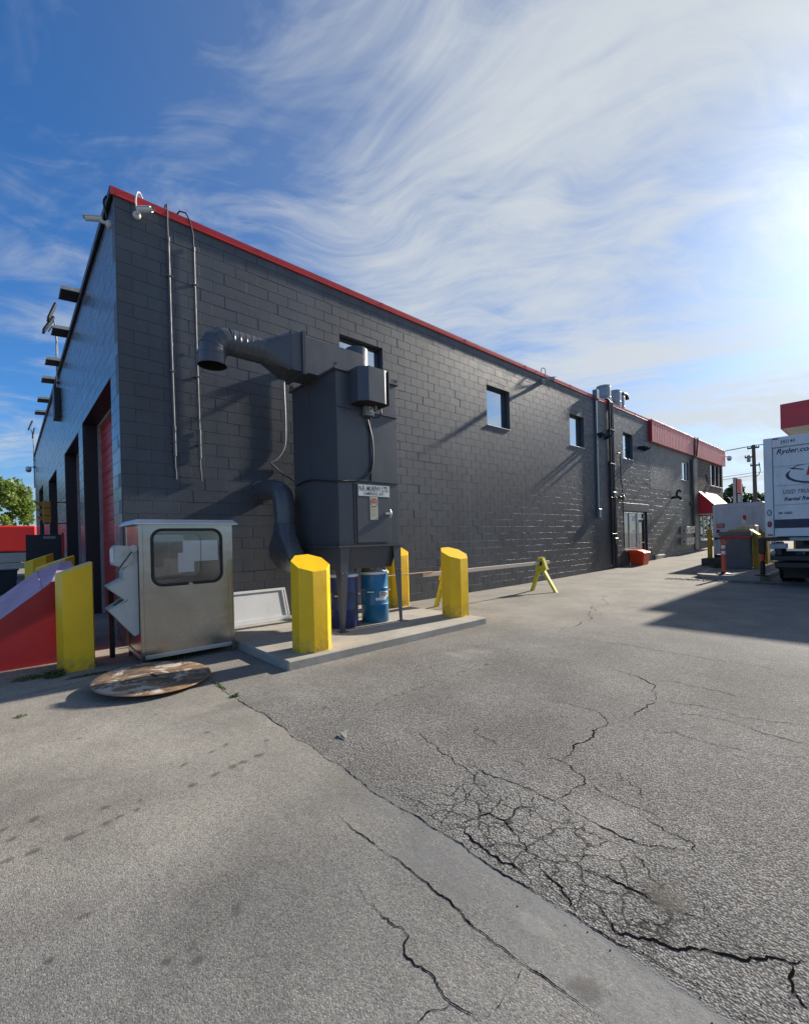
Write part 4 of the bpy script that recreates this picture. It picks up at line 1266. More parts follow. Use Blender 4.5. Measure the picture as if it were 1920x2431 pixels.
wall_text('N.R. MURPHY LTD.', .120, 2.875, 2.325, X1 + .0505, M_INK, pl, fit=.615, bold=.0022)
wall_text('CAMBRIDGE, ONT.', .068, 2.965, 2.262, X1 + .0505, M_INK, pl, fit=.43, bold=.001)
st = part('maker_sticker', M_SIGNC, dr, lambda m: m.box(X1 + .0455, X1 + .048, 3.09, 3.25, 1.86, 2.235))
def logo(m):
    x = X1 + .0488
    cy = 3.17
    for s in (-1, 1):
        ring_o = [(cy + s * .030 + .034 * math.cos(a), 2.175 + .038 * math.sin(a)) for a in np.linspace(0, math.pi, 9)]
        ring_i = [(cy + s * .030 + .017 * math.cos(a), 2.175 + .020 * math.sin(a)) for a in np.linspace(0, math.pi, 9)]
        m.loft([[(x, *p) for p in ring_o], [(x, *p) for p in ring_i]], caps=False, closed=False)
    m.add([(x, cy - .064, 2.175), (x, cy - .047, 2.175), (x, cy - .047, 2.10), (x, cy - .064, 2.10)], [(0, 1, 2, 3)])
    m.add([(x, cy + .047, 2.175), (x, cy + .064, 2.175), (x, cy + .064, 2.10), (x, cy + .047, 2.10)], [(0, 1, 2, 3)])
    m.add([(x, cy - .0125, 2.175), (x, cy + .0125, 2.175), (x, cy + .0125, 2.155), (x, cy - .0125, 2.155)], [(0, 1, 2, 3)])
    m.add([(x, cy - .047, 2.158), (x, cy, 2.118), (x, cy, 2.142), (x, cy - .047, 2.178)], [(0, 1, 2, 3)])
    m.add([(x, cy + .047, 2.158), (x, cy, 2.118), (x, cy, 2.142), (x, cy + .047, 2.178)], [(0, 3, 2, 1)])
part('emblem', M_INKR, st, logo, smooth=False)
wall_text('MURPHY', .028, 3.11, 2.066, X1 + .0490, M_INK, st, fit=.12, bold=.001)
for k in range(6):
    part('print_line', M_GREYBOX, st, lambda m: m.box(X1 + .0481, X1 + .0486, 3.105, 3.235 - .01 * (k % 3), 2.03 - k * .022, 2.034 - k * .022))
# motor hood on the front
def hood(m):
    m.prism([(X1 + .001, 2.775), (X1 + .22, 2.775), (X1 + .34, 2.90), (X1 + .34, 3.22), (X1 + .30, 3.31), (X1 + .001, 3.31)], 'z', 3.70, 4.235)
hd = part('motor_hood', M_COLL, dc, hood, smooth=False)
part('hood_edge', M_COLL, hd, lambda m: m.prism([(X1 + .001, 3.31), (X1 + .33, 3.31), (X1 + .33, 3.322), (X1 + .001, 3.322)], 'z', 3.69, 4.245), smooth=False)
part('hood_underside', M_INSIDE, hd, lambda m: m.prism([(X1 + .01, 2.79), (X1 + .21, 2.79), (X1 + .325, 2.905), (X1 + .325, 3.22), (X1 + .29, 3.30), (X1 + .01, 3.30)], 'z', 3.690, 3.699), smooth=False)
part('shaft_pipe', M_GALV, hd, lambda m: m.tube([(X1 + .2, 3.14, 3.70), (X1 + .2, 3.14, 3.62)], .016, 8))
sw = part('switch_box', M_GREYBOX, dc, lambda m: m.box(X1 + .002, X1 + .10, 3.01, 3.185, 3.55, 3.735, .012))
part('switch_dial', M_SIGNW, sw, lambda m: m.box(X1 + .1005, X1 + .104, 3.08, 3.165, 3.60, 3.70))
part('switch_lever', M_BLACK, sw, lambda m: m.tube([(X1 + .106, 3.09, 3.63), (X1 + .108, 3.12, 3.67), (X1 + .107, 3.15, 3.67)], .008, 6))
part('motor_lead', M_DARK, dc, lambda m: m.tube([(X1 + .17, 3.26, 3.70), (X1 + .17, 3.27, 3.60), (X1 + .14, 3.25, 3.54), (X1 + .08, 3.19, 3.53), (X1 + .05, 3.13, 3.56)], .014, 8))


def smooth_path(pts, n=6):
    out = []
    P = [Vector(p) for p in pts]
    for i in range(len(P) - 1):
        p0, p1, p2, p3 = P[max(i - 1, 0)], P[i], P[i + 1], P[min(i + 2, len(P) - 1)]
        for k in range(n):
            t = k / n
            out.append((0.5 * ((2 * p1) + (-p0 + p2) * t + (2 * p0 - 5 * p1 + 4 * p2 - p3) * t * t + (-p0 + 3 * p1 - 3 * p2 + p3) * t ** 3))[:])
    return out + [P[-1][:]]


part('power_cable', M_DARK, dc, lambda m: m.tube(smooth_path([(X1 + .05, 3.06, 3.55), (X1 + .035, 3.12, 3.40), (X1 + .03, 3.185, 3.15), (X1 + .045, 3.17, 2.80), (X1 + .05, 3.10, 2.62), (X1 + .04, 2.90, 2.50), (X1 + .03, 2.70, 2.47), (X1 + .02, 2.53, 2.46), (X1 - .1, 2.49, 2.46), (1.3, 2.48, 2.56), (.9, 2.48, 2.52), (.60, 2.60, 2.58), (.2, 2.75, 2.72), (.03, 2.62, 2.85), (.03, 2.40, 3.03)]), .015, 8))
part('wall_cable', M_GALV, dc, lambda m: m.tube(smooth_path([(.03, 2.40, 3.03), (.03, 2.52, 3.10), (.03, 2.64, 3.24), (.03, 2.72, 3.45), (.03, 2.735, 3.9), (.03, 2.725, 4.4), (.03, 2.72, 4.76)]), .014, 8))
wb = part('wall_box', M_GREYBOX, dc, lambda m: m.box(.004, .08, 2.63, 2.80, 4.74, 4.84, .008))
part('box_lead', M_DARK, wb, lambda m: m.tube(smooth_path([(.05, 2.77, 4.75), (.07, 2.80, 4.60), (.15, 2.86, 4.50), (.35, 2.95, 4.42)]), .014, 8))
for (lx, ly, ax) in ((X1 + .01, Y0 + .0, 0), (X1 - .02, Y1 + .02, 0), (X0 + .02, Y0 - .01, 0)):
    part('lifting_lug', M_COLL, dc, lambda m: m.loft([[(lx - .006 + d, ly + .05 * math.cos(a), Z1 + .02 + .10 * max(0, math.sin(a))) for a in np.linspace(-.2, math.pi + .2, 10)] for d in (0, .012)]), smooth=False)
    part('lug_hole', M_INSIDE, dc, lambda m: m.tube([(lx - .008, ly, Z1 + .075), (lx + .008, ly, Z1 + .075)], .018, 10))
# outlet duct on top: box duct, square-to-round piece, spiral pipe, segmented elbow
DXc, DZc = 1.40, 4.475
od = part('outlet_duct', M_COLL, dc, lambda m: (m.box(1.14, 1.66, 2.26, 3.42, 4.215, 4.80, .006), m.box(1.14, 1.66, 2.62, 3.42, 4.19, 4.22)))
part('duct_flange', M_COLL, od, lambda m: (m.box(1.09, 1.71, 2.20, 2.222, 4.17, 4.85), m.box(1.09, 1.71, 2.232, 2.256, 4.17, 4.85), m.box(1.13, 1.67, 2.02, 2.20, 4.21, 4.81)))
def sq2round(m):
    n = 32
    def ring(t, y):
        out = []
        for k in range(n):
            a = 2 * math.pi * (k + .5) / n
            c, s = math.cos(a), math.sin(a)
            r = .185
            sc = 1 / max(abs(c), abs(s))
            qx, qz = c * sc * .265, s * sc * .295
            out.append((DXc + (1 - t) * qx + t * r * c, y, 4.505 * (1 - t) + DZc * t + (1 - t) * qz + t * r * s))
        return out
    m.loft([ring(t, 2.02 - .36 * t) for t in (0, .25, .5, .75, 1)], caps=False)
part('square_to_round', M_COLLG, od, sq2round)
sp = part('spiral_pipe', M_COLLG, od, lambda m: m.tube([(DXc, 1.66, DZc), (DXc, 1.14, DZc)], .185, 32, False))
for y in (1.62, 1.53, 1.44, 1.35, 1.26, 1.17):
    part('spiral_seam', M_COLLG, sp, lambda m: m.loft([[(DXc + r * math.cos(2 * math.pi * k / 32), y + dy + .01 * math.cos(2 * math.pi * k / 32), DZc + r * math.sin(2 * math.pi * k / 32)) for k in range(32)] for (r, dy) in ((.186, -.006), (.190, 0), (.186, .006))], False))
def elb(m, seams=False):
    c = (DXc, 1.14, DZc - .24)
    path = [(DXc, 1.14, DZc)]
    for a in (22, 48, 70):
        path.append((DXc, c[1] - .235 * math.sin(R(a)), c[2] + .235 * math.cos(R(a))))
    path += [(DXc, .915, 4.22), (DXc, .915, 4.075)]
    return path
ep = elb(None)
el = part('outlet_elbow', M_COLLG, od, lambda m: m.tube(ep, [.187, .188, .189, .19, .192, .192], 32, False), ang=12)
part('elbow_lining', M_INSIDE, od, lambda m: m.tube(ep, .181, 32, False))
part('mouth_rim', M_COLLG, od, lambda m: m.lathe([(.192, 4.07), (.198, 4.075), (.198, 4.09), (.192, 4.095)], (DXc, .915, 0), 32, False))
for k in (1, 2, 3, 4):
    p, qn = Vector(ep[k]), (Vector(ep[min(k + 1, 5)]) - Vector(ep[k - 1])).normalized()
    part('elbow_seam', M_COLLG, el, lambda m: m.tube([p - qn * .007, p - qn * .003, p + qn * .003, p + qn * .007], [.188, .1955, .1955, .188], 32, False))
fs_ = part('fan_stack', M_COLLG, dc, lambda m: m.lathe([(.205, 4.2), (.205, 4.95), (.200, 4.958), (.0, 4.965)], (1.42, 3.42 + .02, 0), 32, False))
# inlet boot at the side
def boot(m):
    n = 28
    def ring(c, ux, uv, rx, rv, sq):
        out = []
        for k in range(n):
            a = 2 * math.pi * (k + .5) / n
            ca, sa = math.cos(a), math.sin(a)
            e = 2 / sq
            px_ = math.copysign(abs(ca) ** e, ca) * rx
            pv = math.copysign(abs(sa) ** e, sa) * rv
            out.append((Vector(c) + Vector(ux) * px_ + Vector(uv) * pv)[:])
        return out
    rs_ = [ring((.90, 2.23, 1.86), (1, 0, 0), (0, 1, 0), .175, .175, 2), ring((.92, 2.205, 1.66), (1, 0, 0), (0, 1, 0), .25, .165, 2.6),
           ring((.95, 2.18, 1.45), (1, 0, 0), (0, 1, 0), .35, .155, 6)]
    for th in (20, 40, 60, 80, 90):
        s_, c_ = math.sin(R(th)), math.cos(R(th))
        rs_.append(ring((.96, 2.18 + .30 * (1 - c_), 1.45 - .33 * s_), (1, 0, 0), (0, c_, s_), .36, .160, 8))
    rs_.append(ring((.97, 2.50, 1.12), (1, 0, 0), (0, 0, 1), .36, .17, 8))
    m.loft(rs_, caps=False)
ip = part('inlet_pipe', M_COLLG, dc, lambda m: m.tube(smooth_path([(0.0, 2.21, 2.47), (.35, 2.21, 2.475), (.62, 2.215, 2.46), (.80, 2.22, 2.37), (.885, 2.225, 2.20), (.90, 2.23, 2.0), (.90, 2.23, 1.86)], 4), .178, 28, False), ang=30)
part('inlet_boot', M_COLLG, dc, boot, ang=40)
part('inlet_ring', M_COLLG, ip, lambda m: m.tube([(.0, 2.21, 2.47), (.03, 2.21, 2.47)], .21, 28))
part('inlet_ring', M_COLLG, ip, lambda m: m.tube([(.9, 2.23, 1.875), (.9, 2.23, 1.85)], .186, 28))
part('boot_flange', M_COLL, dc, lambda m: m.box(.57, 1.40, 2.485, 2.505, .91, 1.335))
part('side_hopper', M_COLL, dc, lambda m: m.box(.72, 1.36, 2.505, 2.60, .93, 1.424))


# drums under the hoppers
def drum(cx, cy, mat, label, lettered):
    d = thing('steel_drum', label, 'drum', (cx, cy, PADZ), group='steel drums under the dust collector')
    r = .235
    prof = [(r - .012, .0), (r, .008), (r, .29), (r + .006, .300), (r + .010, .307), (r + .006, .314), (r, .324), (r, .565), (r + .006, .575), (r + .010, .582), (r + .006, .589), (r, .599), (r, .84)]
    b = B(MB().lathe([(a, z) for a, z in prof], (0, 0, 0), 40), 'drum_body', mat, d, local=True, ang=60)
    B(MB().lathe([(r + .004, .822), (r + .016, .83), (r + .016, .862), (r + .004, .87), (r - .03, .872), (.13, .875)], (0, 0, 0), 40), 'clamp_ring', M_WHITE, d, local=True)
    # creased fabric collar up to the hopper
    rings = []
    for i, (rr, z) in enumerate(((.215, .872), (.20, .90), (.185, .93), (.205, .955), (.18, .985))):
        rings.append([((rr + .012 * math.sin(a * 9 + i * 1.7) + .008 * math.sin(a * 17 + i)) * math.cos(a), (rr + .012 * math.sin(a * 9 + i * 1.7) + .008 * math.sin(a * 17 + i)) * math.sin(a), z) for a in np.linspace(0, 2 * math.pi, 48, endpoint=False)])
    B(MB().loft(rings, False), 'fabric_collar', M_GREYBOX, d, local=True, ang=50)
    for az in (-.95, -.95 + 2.1):
        ca, sa = math.cos(az), math.sin(az)
        t_ = Vector((-sa, ca, 0)); n_ = Vector((ca, sa, 0))
        B(MB().tube([(n_ * (r + .004) + t_ * -.05 + Vector((0, 0, .53)))[:], (n_ * (r + .03) + t_ * -.045 + Vector((0, 0, .53)))[:], (n_ * (r + .03) + t_ * .045 + Vector((0, 0, .53)))[:], (n_ * (r + .004) + t_ * .05 + Vector((0, 0, .53)))[:]], .011, 8), 'drum_handle', M_WHITE, d, local=True)
    if lettered:
        def curved(mbf, az0, z0, off):
            out = MB()
            out.add([((r + off) * math.cos(az0 + p[0] / r), (r + off) * math.sin(az0 + p[0] / r), z0 + p[1]) for p in mbf.v], mbf.f)
            return out
        # white label printed on the shell: strip of small quads so that it follows the curve
        q = MB()
        for i in range(12):
            a0, a1 = i * .018, (i + 1) * .018
            q.add([(a0, 0, 0), (a1, 0, 0), (a1, .10, 0), (a0, .10, 0)], [(0, 1, 2, 3)])
        B(curved(q, -.30, .43, .0015), 'drum_label', M_SIGNW, d, local=True, smooth=False)
        q = MB()
        random.seed(3)
        for i in range(26):
            a0, a1 = i * .0085, (i + 1) * .0085
            lo = -random.uniform(.004, .03)
            q.add([(a0, lo, 0), (a1, lo, 0), (a1, .028, 0), (a0, .028, 0)], [(0, 1, 2, 3)])
        B(curved(q, -.62, .40, .0016), 'torn_label', M_SIGNW, d, local=True, smooth=False)
        tm = text_mb('FEN', .10, bold=.003)
        B(curved(tm, -.26, .447, .0028), 'lettering', M_INKB, d, local=True, smooth=False)
    return d


drum(1.765, 2.80, M_DRUM1, 'dull navy steel drum with rust, nearer the front leg of the dust collector', False)
drum(1.765, 3.455, M_DRUM2, 'bright blue steel drum with torn white label under the dust collector', True)


# ================================================================== yellow bollards
def bollard(cx, cy, z0, ap, side, hz, slope, label, group, poly=None):
    """octagonal steel post with a slanted top; slope = (dz/dx, dz/dy)"""
    h = side / 2
    oc = [(h, -ap), (ap, -h), (ap, h), (h, ap), (-h, ap), (-ap, h), (-ap, -h), (-h, -ap)]
    oc = poly or oc
    t = thing('bollard', label, 'bollard', (cx, cy, z0), group=group)
    def top(p): return hz + slope[0] * p[0] + slope[1] * p[1]
    mb = MB()
    k = 0.985
    mb.loft([[(p[0], p[1], -.02) for p in oc], [(p[0], p[1], top(p) - .010) for p in oc], [(p[0] * k, p[1] * k, top(p) * 1.0) for p in oc]])
    B(mb, 'post', M_YELB, t, local=True, ang=20)
    mb = MB()
    mb.loft([[(p[0] * f, p[1] * f, z) for p in oc] for f, z in ((1.05, -.01), (1.04, .006), (1.0, .010))])
    B(mb, 'base_sealant', M_YELB, t, local=True)
    return t


GB = 'yellow octagonal bollards'
bollard(2.70, 1.66, PADZ, .235, .20, 1.14, (-.42, .05), 'yellow slant topped bollard at the near left corner of the concrete pad', GB)
bollard(2.46, 4.77, PADZ, .235, .20, 1.14, (-.42, .05), 'yellow slant topped bollard at the right end of the concrete pad', GB)
bollard(.76, 4.86, PADZ, .235, .20, 1.17, (-.42, .05), 'yellow slant topped bollard close to the wall behind the dust collector', GB)
bollard(.82, -.69, 0, .285, .30, 1.262, (0.0, .38), 'large yellow slant topped bollard left of the stainless cabinet', GB, poly=[(-.22, -.17), (.02, -.185), (.265, -.13), (.265, .17), (.10, .20), (-.22, .20), (-.30, .02)])
bollard(-1.15, -.74, 0, .24, .22, 1.31, (0.0, .36), 'yellow bollard just behind the red wedge barrier', GB)
bollard(-4.55, -.80, 0, .24, .22, 1.32, (0.0, .36), 'farthest yellow bollard, in front of the dark steel screen', GB)

# ================================================================== stainless cabinet
bx = thing('stainless_cabinet', 'free standing stainless steel cabinet with rounded window and papers inside', 'cabinet', (1.538, -.085, 0), rz=R(-0.5))
# local frame: front face plane x = 0, width along +y, depth towards -x
CW, CD, CHT = 1.165, .86, 1.86


def rrect(u0, u1, v0, v1, r, n=6):
    out = []
    for (cu, cv, a0) in ((u1 - r, v0 + r, -90), (u1 - r, v1 - r, 0), (u0 + r, v1 - r, 90), (u0 + r, v0 + r, 180)):
        for k in range(n + 1):
            a = R(a0 + 90 * k / n)
            out.append((cu + r * math.cos(a), cv + r * math.sin(a)))
    return out


def holed_panel(m, x, th, u0, u1, v0, v1, hole):
    """flat sheet with a rounded opening"""
    bm = bmesh.new()
    edges = []
    for loop in ([(u0, v0), (u1, v0), (u1, v1), (u0, v1)], hole):
        vs = [bm.verts.new((x, *p)) for p in loop]
        edges += [bm.edges.new((vs[i], vs[(i + 1) % len(vs)])) for i in range(len(vs))]
    bmesh.ops.triangle_fill(bm, use_beauty=True, use_dissolve=False, edges=edges)
    bmesh.ops.recalc_face_normals(bm, faces=bm.faces[:])
    g = bmesh.ops.extrude_face_region(bm, geom=bm.faces[:])
    for e in g['geom']:
        if isinstance(e, bmesh.types.BMVert): e.co.x -= th
    bmesh.ops.recalc_face_normals(bm, faces=bm.faces[:])
    bm.verts.index_update()
    m.add([v.co[:] for v in bm.verts], [tuple(v.index for v in f.verts) for f in bm.faces])
    bm.free()


hole = rrect(.155, 1.00, 1.02, 1.725, .115)
B((lambda m: (holed_panel(m, -.006, .012, .045, CW - .045, .14, 1.80, hole), m)[1])(MB()), 'front_panel', M_INOX, bx, local=True, smooth=False)
hole2 = rrect(.18, .98, 1.04, 1.70, .115)
B((lambda m: (holed_panel(m, -CD + .02, .012, .045, CW - .045, .14, 1.80, hole2), m)[1])(MB()), 'back_panel', M_INOX, bx, local=True, smooth=False)
B(MB().box(-CD + .045, -.045, .004, .014, .16, 1.80), 'side_panel', M_INOX, bx, local=True)
B(MB().box(-CD + .045, -.045, CW - .014, CW - .004, .16, 1.80), 'side_panel', M_INOX, bx, local=True)
for (a, b) in ((0, 0), (0, CW - .045), (-CD, 0), (-CD, CW - .045)):
    B(MB().box(a - .045 if a == 0 else a, a if a == 0 else a + .045, b, b + .045, 0, 1.81, .004), 'corner_post', M_INOX, bx, local=True)
B(MB().box(-.035, -.001, .045, CW - .045, .085, .14, .004), 'bottom_rail', M_ALU, bx, local=True)
B(MB().box(-CD + .045, -.045, .003, .036, .085, .14, .004), 'bottom_rail', M_ALU, bx, local=True)
B(MB().box(-CD + .045, -.045, CW - .036, CW - .003, .085, .14, .004), 'bottom_rail', M_ALU, bx, local=True)
B(MB().box(-CD + .03, -.036, .036, CW - .036, .10, .135), 'floor_plate', M_INOX, bx, local=True)
B(MB().loft([[(.055, -.07, 1.80), (.055, CW + .06, 1.80), (-CD - .05, CW + .06, 1.80), (-CD - .05, -.07, 1.80)], [(.055, -.07, 1.812), (.055, CW + .06, 1.812), (-CD - .05, CW + .06, 1.812), (-CD - .05, -.07, 1.812)],
             [(.0, -.02, 1.865), (.0, CW + .01, 1.865), (-CD, CW + .01, 1.865), (-CD, -.02, 1.865)]]), 'roof_cap', M_ALU, bx, local=True, smooth=False)
gas = MB()
hp = [(.004, *p) for p in rrect(.148, 1.007, 1.013, 1.732, .122, 8)]
k0 = 2                                                        # gap in the gasket at the foot of the window
seg = hp[:]
start = min(range(len(seg)), key=lambda i: (seg[i][1] - .62) ** 2 + (seg[i][2] - 1.013) ** 2)
loop = [(.004, .63, 1.013)] + [p for p in hp] + [(.004, .565, 1.013)]
gas.tube(loop, .018, 8)
win = B(gas, 'window_gasket', M_RUBBER, bx, local=True)
B(MB().box(-.013, -.009, .14, 1.015, 1.005, 1.74), 'window_pane', M_CLEAR, bx, local=True)
hp2 = [(-CD + .024, *p) for p in rrect(.18, .98, 1.04, 1.70, .115, 8)]
gb = MB(); gb.tube(hp2 + [hp2[0]], .016, 8)
B(gb, 'back_gasket', M_RUBBER, bx, local=True)
B(MB().box(-CD + .006, -CD + .009, .17, .99, 1.03, 1.71), 'back_pane', M_CLEAR, bx, local=True)
for (u0, u1, v0, v1, xx) in ((.515, .735, 1.305, 1.585, -.020), (.745, .965, 1.305, 1.585, -.020), (.455, .655, 1.165, 1.425, -.030)):
    B(MB().box(xx - .002, xx, u0, u1, v0, v1), 'paper_notice', M_PAPER, bx, local=True)
# plastic windscreen service unit hung on the cabinet's left side
wu = thing('windscreen_service_unit', 'grey plastic tray and towel dispenser hung on the side of the stainless cabinet', 'dispenser', (1.538, -.085, 0), rz=bx.rotation_euler.z)
# local: stands off the cabinet's left side towards -y
prof = [(-.005, .42), (-.06, .40), (-.30, .72), (-.315, .75), (-.13, .845), (-.12, .87), (-.155, .865), (-.30, 1.00), (-.315, 1.035), (-.16, 1.125), (-.165, 1.20), (-.14, 1.26), (-.10, 1.30), (-.10, 1.45), (-.005, 1.52)]
B(MB().prism([(p[0], p[1]) for p in prof], 'x', -.36, -.06), 'tray_body', M_PLASTIC, wu, local=True, smooth=False)
for (za, zb) in ((.752, .862), (1.037, 1.13)):
    B(MB().add([(-.335, -.300, za + .002), (-.085, -.300, za + .002), (-.085, -.150, zb - .02), (-.335, -.150, zb - .02)], [(0, 1, 2, 3)]), 'tray_well', M_DARK, wu, local=True, smooth=False)
    B(MB().tube([(-.36, -.315, za), (-.06, -.315, za), (-.06, -.14, zb), (-.36, -.14, zb), (-.36, -.315, za)], .010, 8), 'tray_lip', M_PLASTIC, wu, local=True)
B(MB().prism([(-.03, 1.52), (-.10, 1.30), (-.16, 1.265), (-.255, 1.30), (-.25, 1.52), (-.21, 1.545)], 'x', -.375, -.045), 'towel_box', M_PLASTIC, wu, local=True, smooth=False)
B(MB().box(-.34, -.08, -.262, -.254, 1.33, 1.50, .003), 'towel_slot', M_WHITE, wu, local=True)
B(MB().tube([(-.045, -.05, 1.50), (-.030, -.05, 1.50)], .045, 16), 'hinge_disc', M_PLASTIC, wu, local=True)
B(MB().tube([(-.042, -.05, 1.49), (-.042, -.14, 1.36), (-.042, -.20, 1.27)], .008, 6), 'support_bar', M_DARK, wu, local=True)
part('steel_post', M_BLACK, None, lambda m: m.box(.60, .66, -.29, -.23, 0, 1.0, .004), label='short black steel post behind the stainless cabinet', cat='post')

# ================================================================== leaning glazed frame
fr = thing('leaning_window_frame', 'white framed glass panel leaning sideways against the wall beside the cabinet', 'window frame', (.40, 1.85, PADZ))
def lean(m_, boxes):
    Mx = Matrix.Translation((.40, 1.85, PADZ + .003)) @ Matrix.Rotation(R(-20), 4, 'Y')
    for b in boxes: m_.box(*b)
    m_.xf(Mx)
L0, L1, LH = -.68, .70, .60
part('frame_rail', M_WHITE, fr, lambda m: lean(m, [(-.04, .0, L0, L1, 0, .075)]))
part('frame_rail', M_WHITE, fr, lambda m: lean(m, [(-.04, .0, L0, L1, LH - .045, LH)]))
part('frame_stile', M_WHITE, fr, lambda m: lean(m, [(-.04, -.001, L0, L0 + .06, .075, LH - .045), (-.04, -.001, L1 - .075, L1 - .045, .075, LH - .045)]))
part('frame_stile', M_WHITE, fr, lambda m: lean(m, [(-.041, .002, L1 - .03, L1, .075, LH - .045)]))
part('frosted_pane', M_WHITE, fr, lambda m: lean(m, [(-.026, -.018, L0 + .06, L1 - .075, .075, LH - .045)]))

# ================================================================== sawhorses and rail
def sawhorse(cx, cy, label):
    s = thing('sawhorse', label, 'sawhorse', (cx, cy, 0), group='yellow sawhorse ends holding a lumber rail')
    for sx, foot in ((-1, -.30), (1, .42)):
        B(MB().loft([[(foot - .035, -.05, 0), (foot + .035, -.05, 0), (foot + .035, .05, 0), (foot - .035, .05, 0)],
                     [(sx * .06 - .055, -.05, .60), (sx * .06 + .03, -.05, .60), (sx * .06 + .03, .05, .60), (sx * .06 - .055, .05, .60)]]), 'leg', M_YELGRN, s, local=True, smooth=False)
    hd_ = B(MB().prism([(-.155, .60), (.185, .60), (.075, .92), (-.085, .92)], 'y', -.06, .06), 'head_bracket', M_YELGRN, s, local=True, smooth=False)
    B(MB().prism([(-.075, .71), (.055, .71), (.055, .82), (-.075, .82)], 'y', -.063, .063), 'rail_slot', M_INSIDE, hd_, local=True, smooth=False)
    return s
sawhorse(1.40, 9.51, 'yellow green sawhorse end with splayed legs, far end of the lumber rail')
sawhorse(1.28, 5.80, 'yellow green sawhorse end mostly hidden behind the right pad bollard')
part('lumber_rail', M_WOOD, None, lambda m: (m.box(1.355, 1.395, 5.02, 9.95, .735, .823, .004),), label='long weathered lumber rail resting in the sawhorses', cat='lumber')
part('thin_board', M_WOODR, None, lambda m: m.box(1.33, 1.41, 3.95, 5.30, .853, .868, .002), label='thin reddish board lying behind the pad bollard at rail height', cat='board')
bpy.data.objects['thin_board'].location.z = .823

# ================================================================== rusted disc
ds = thing('rusted_disc', 'large round rusty steel disc lying on the ground in front of the cabinet', 'steel disc', (2.36, -.135, .0))
ds.rotation_euler = (R(-1.5), R(3.2), .1)
rr_ = .575
B(MB().lathe([(.0, .018), (.30, .025), (.50, .050), (rr_ - .02, .068), (rr_, .074), (rr_ + .004, .080), (rr_ - .004, .086), (rr_ - .04, .088), (.40, .092), (.0, .098)], (0, 0, 0), 64), 'plate', M_RUST, ds, local=True, ang=50)
B(MB().box(-.06, .07, -.012, .012, .094, .106, .003), 'lifting_slot', M_INSIDE, ds, local=True)

# ================================================================== red wedge barrier at the doors
wd = thing('wedge_barrier', 'red wedge shaped barrier with sky sheen painted pink on its top beside the large yellow bollard', 'barrier', (0, -1.3, 0))
def wedge(m):
    fr_ = [(-2.15, .02), (-.86, 1.10), (-.60, 1.14), (-.60, 0.0), (-2.15, 0.0)]
    bk_ = [(-2.15, .22), (-1.0, 1.20), (-.72, 1.32), (-.60, 1.32), (-.60, 0.0), (-2.15, 0.0)]
    f5 = [(-2.15, .02), (-.98, .985), (-.88, 1.075), (-.60, 1.12), (-.60, 0.0), (-2.15, 0.0)]
    m.loft([[(.37, *p) for p in f5], [(-.42, *p) for p in bk_]])
    return f5, bk_
part('barrier_body', M_DEEPRED, wd, lambda m: wedge(m), smooth=False)
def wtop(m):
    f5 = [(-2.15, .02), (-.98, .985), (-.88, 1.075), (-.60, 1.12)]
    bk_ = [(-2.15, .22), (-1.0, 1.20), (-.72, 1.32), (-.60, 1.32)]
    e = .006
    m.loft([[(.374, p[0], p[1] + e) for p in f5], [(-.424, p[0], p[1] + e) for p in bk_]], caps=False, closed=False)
part('top_sky_sheen', M_PINK, wd, wtop, smooth=False)  # pink skin laid over the red top to carry the painted sky reflection
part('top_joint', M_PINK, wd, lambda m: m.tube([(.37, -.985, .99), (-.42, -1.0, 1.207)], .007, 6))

# ================================================================== cameras and lamps on the building
def bullet_cam(base, nrm, aim, label, mat=M_CAMW, s=1.0):
    t = thing('security_camera', label, 'security camera', base, group='white security cameras on the building')
    n = Vector(nrm).normalized(); a = Vector(aim).normalized(); b = Vector(base)
    part('mount', mat, t, lambda m: m.tube([b[:], (b + n * .03 * s)[:], (b + n * .06 * s)[:]], [.06 * s, .058 * s, .035 * s], 16))
    j = b + n * .10 * s + Vector((0, 0, .0))
    part('arm', mat, t, lambda m: m.tube([(b + n * .05 * s)[:], j[:], (j + a * .05 * s + Vector((0, 0, .03 * s)))[:]], .026 * s, 10))
    p0 = j + a * .0 + Vector((0, 0, .045 * s)); p1 = j + a * .235 * s + Vector((0, 0, .045 * s))
    bd = part('camera_body', mat, t, lambda m: m.tube([p0[:], (p0 + a * .012 * s)[:], (p1 - a * .005 * s)[:], p1[:]], [.035 * s, .044 * s, .044 * s, .040 * s], 16))
    part('sun_hood', mat, bd, lambda m: m.loft([[(p + (a.cross(Vector((0, 0, 1))).normalized() * math.cos(g) + Vector((0, 0, 1)) * math.sin(g)) * .05 * s)[:] for g in np.linspace(.2, math.pi - .2, 9)] for p in (p0 + a * .01 * s, p1 + a * .03 * s)], caps=False, closed=False))
    part('lens', M_INSIDE, bd, lambda m: m.tube([(p1 - a * .002)[:], (p1 + a * .006 * s)[:]], .033 * s, 16))
    return t


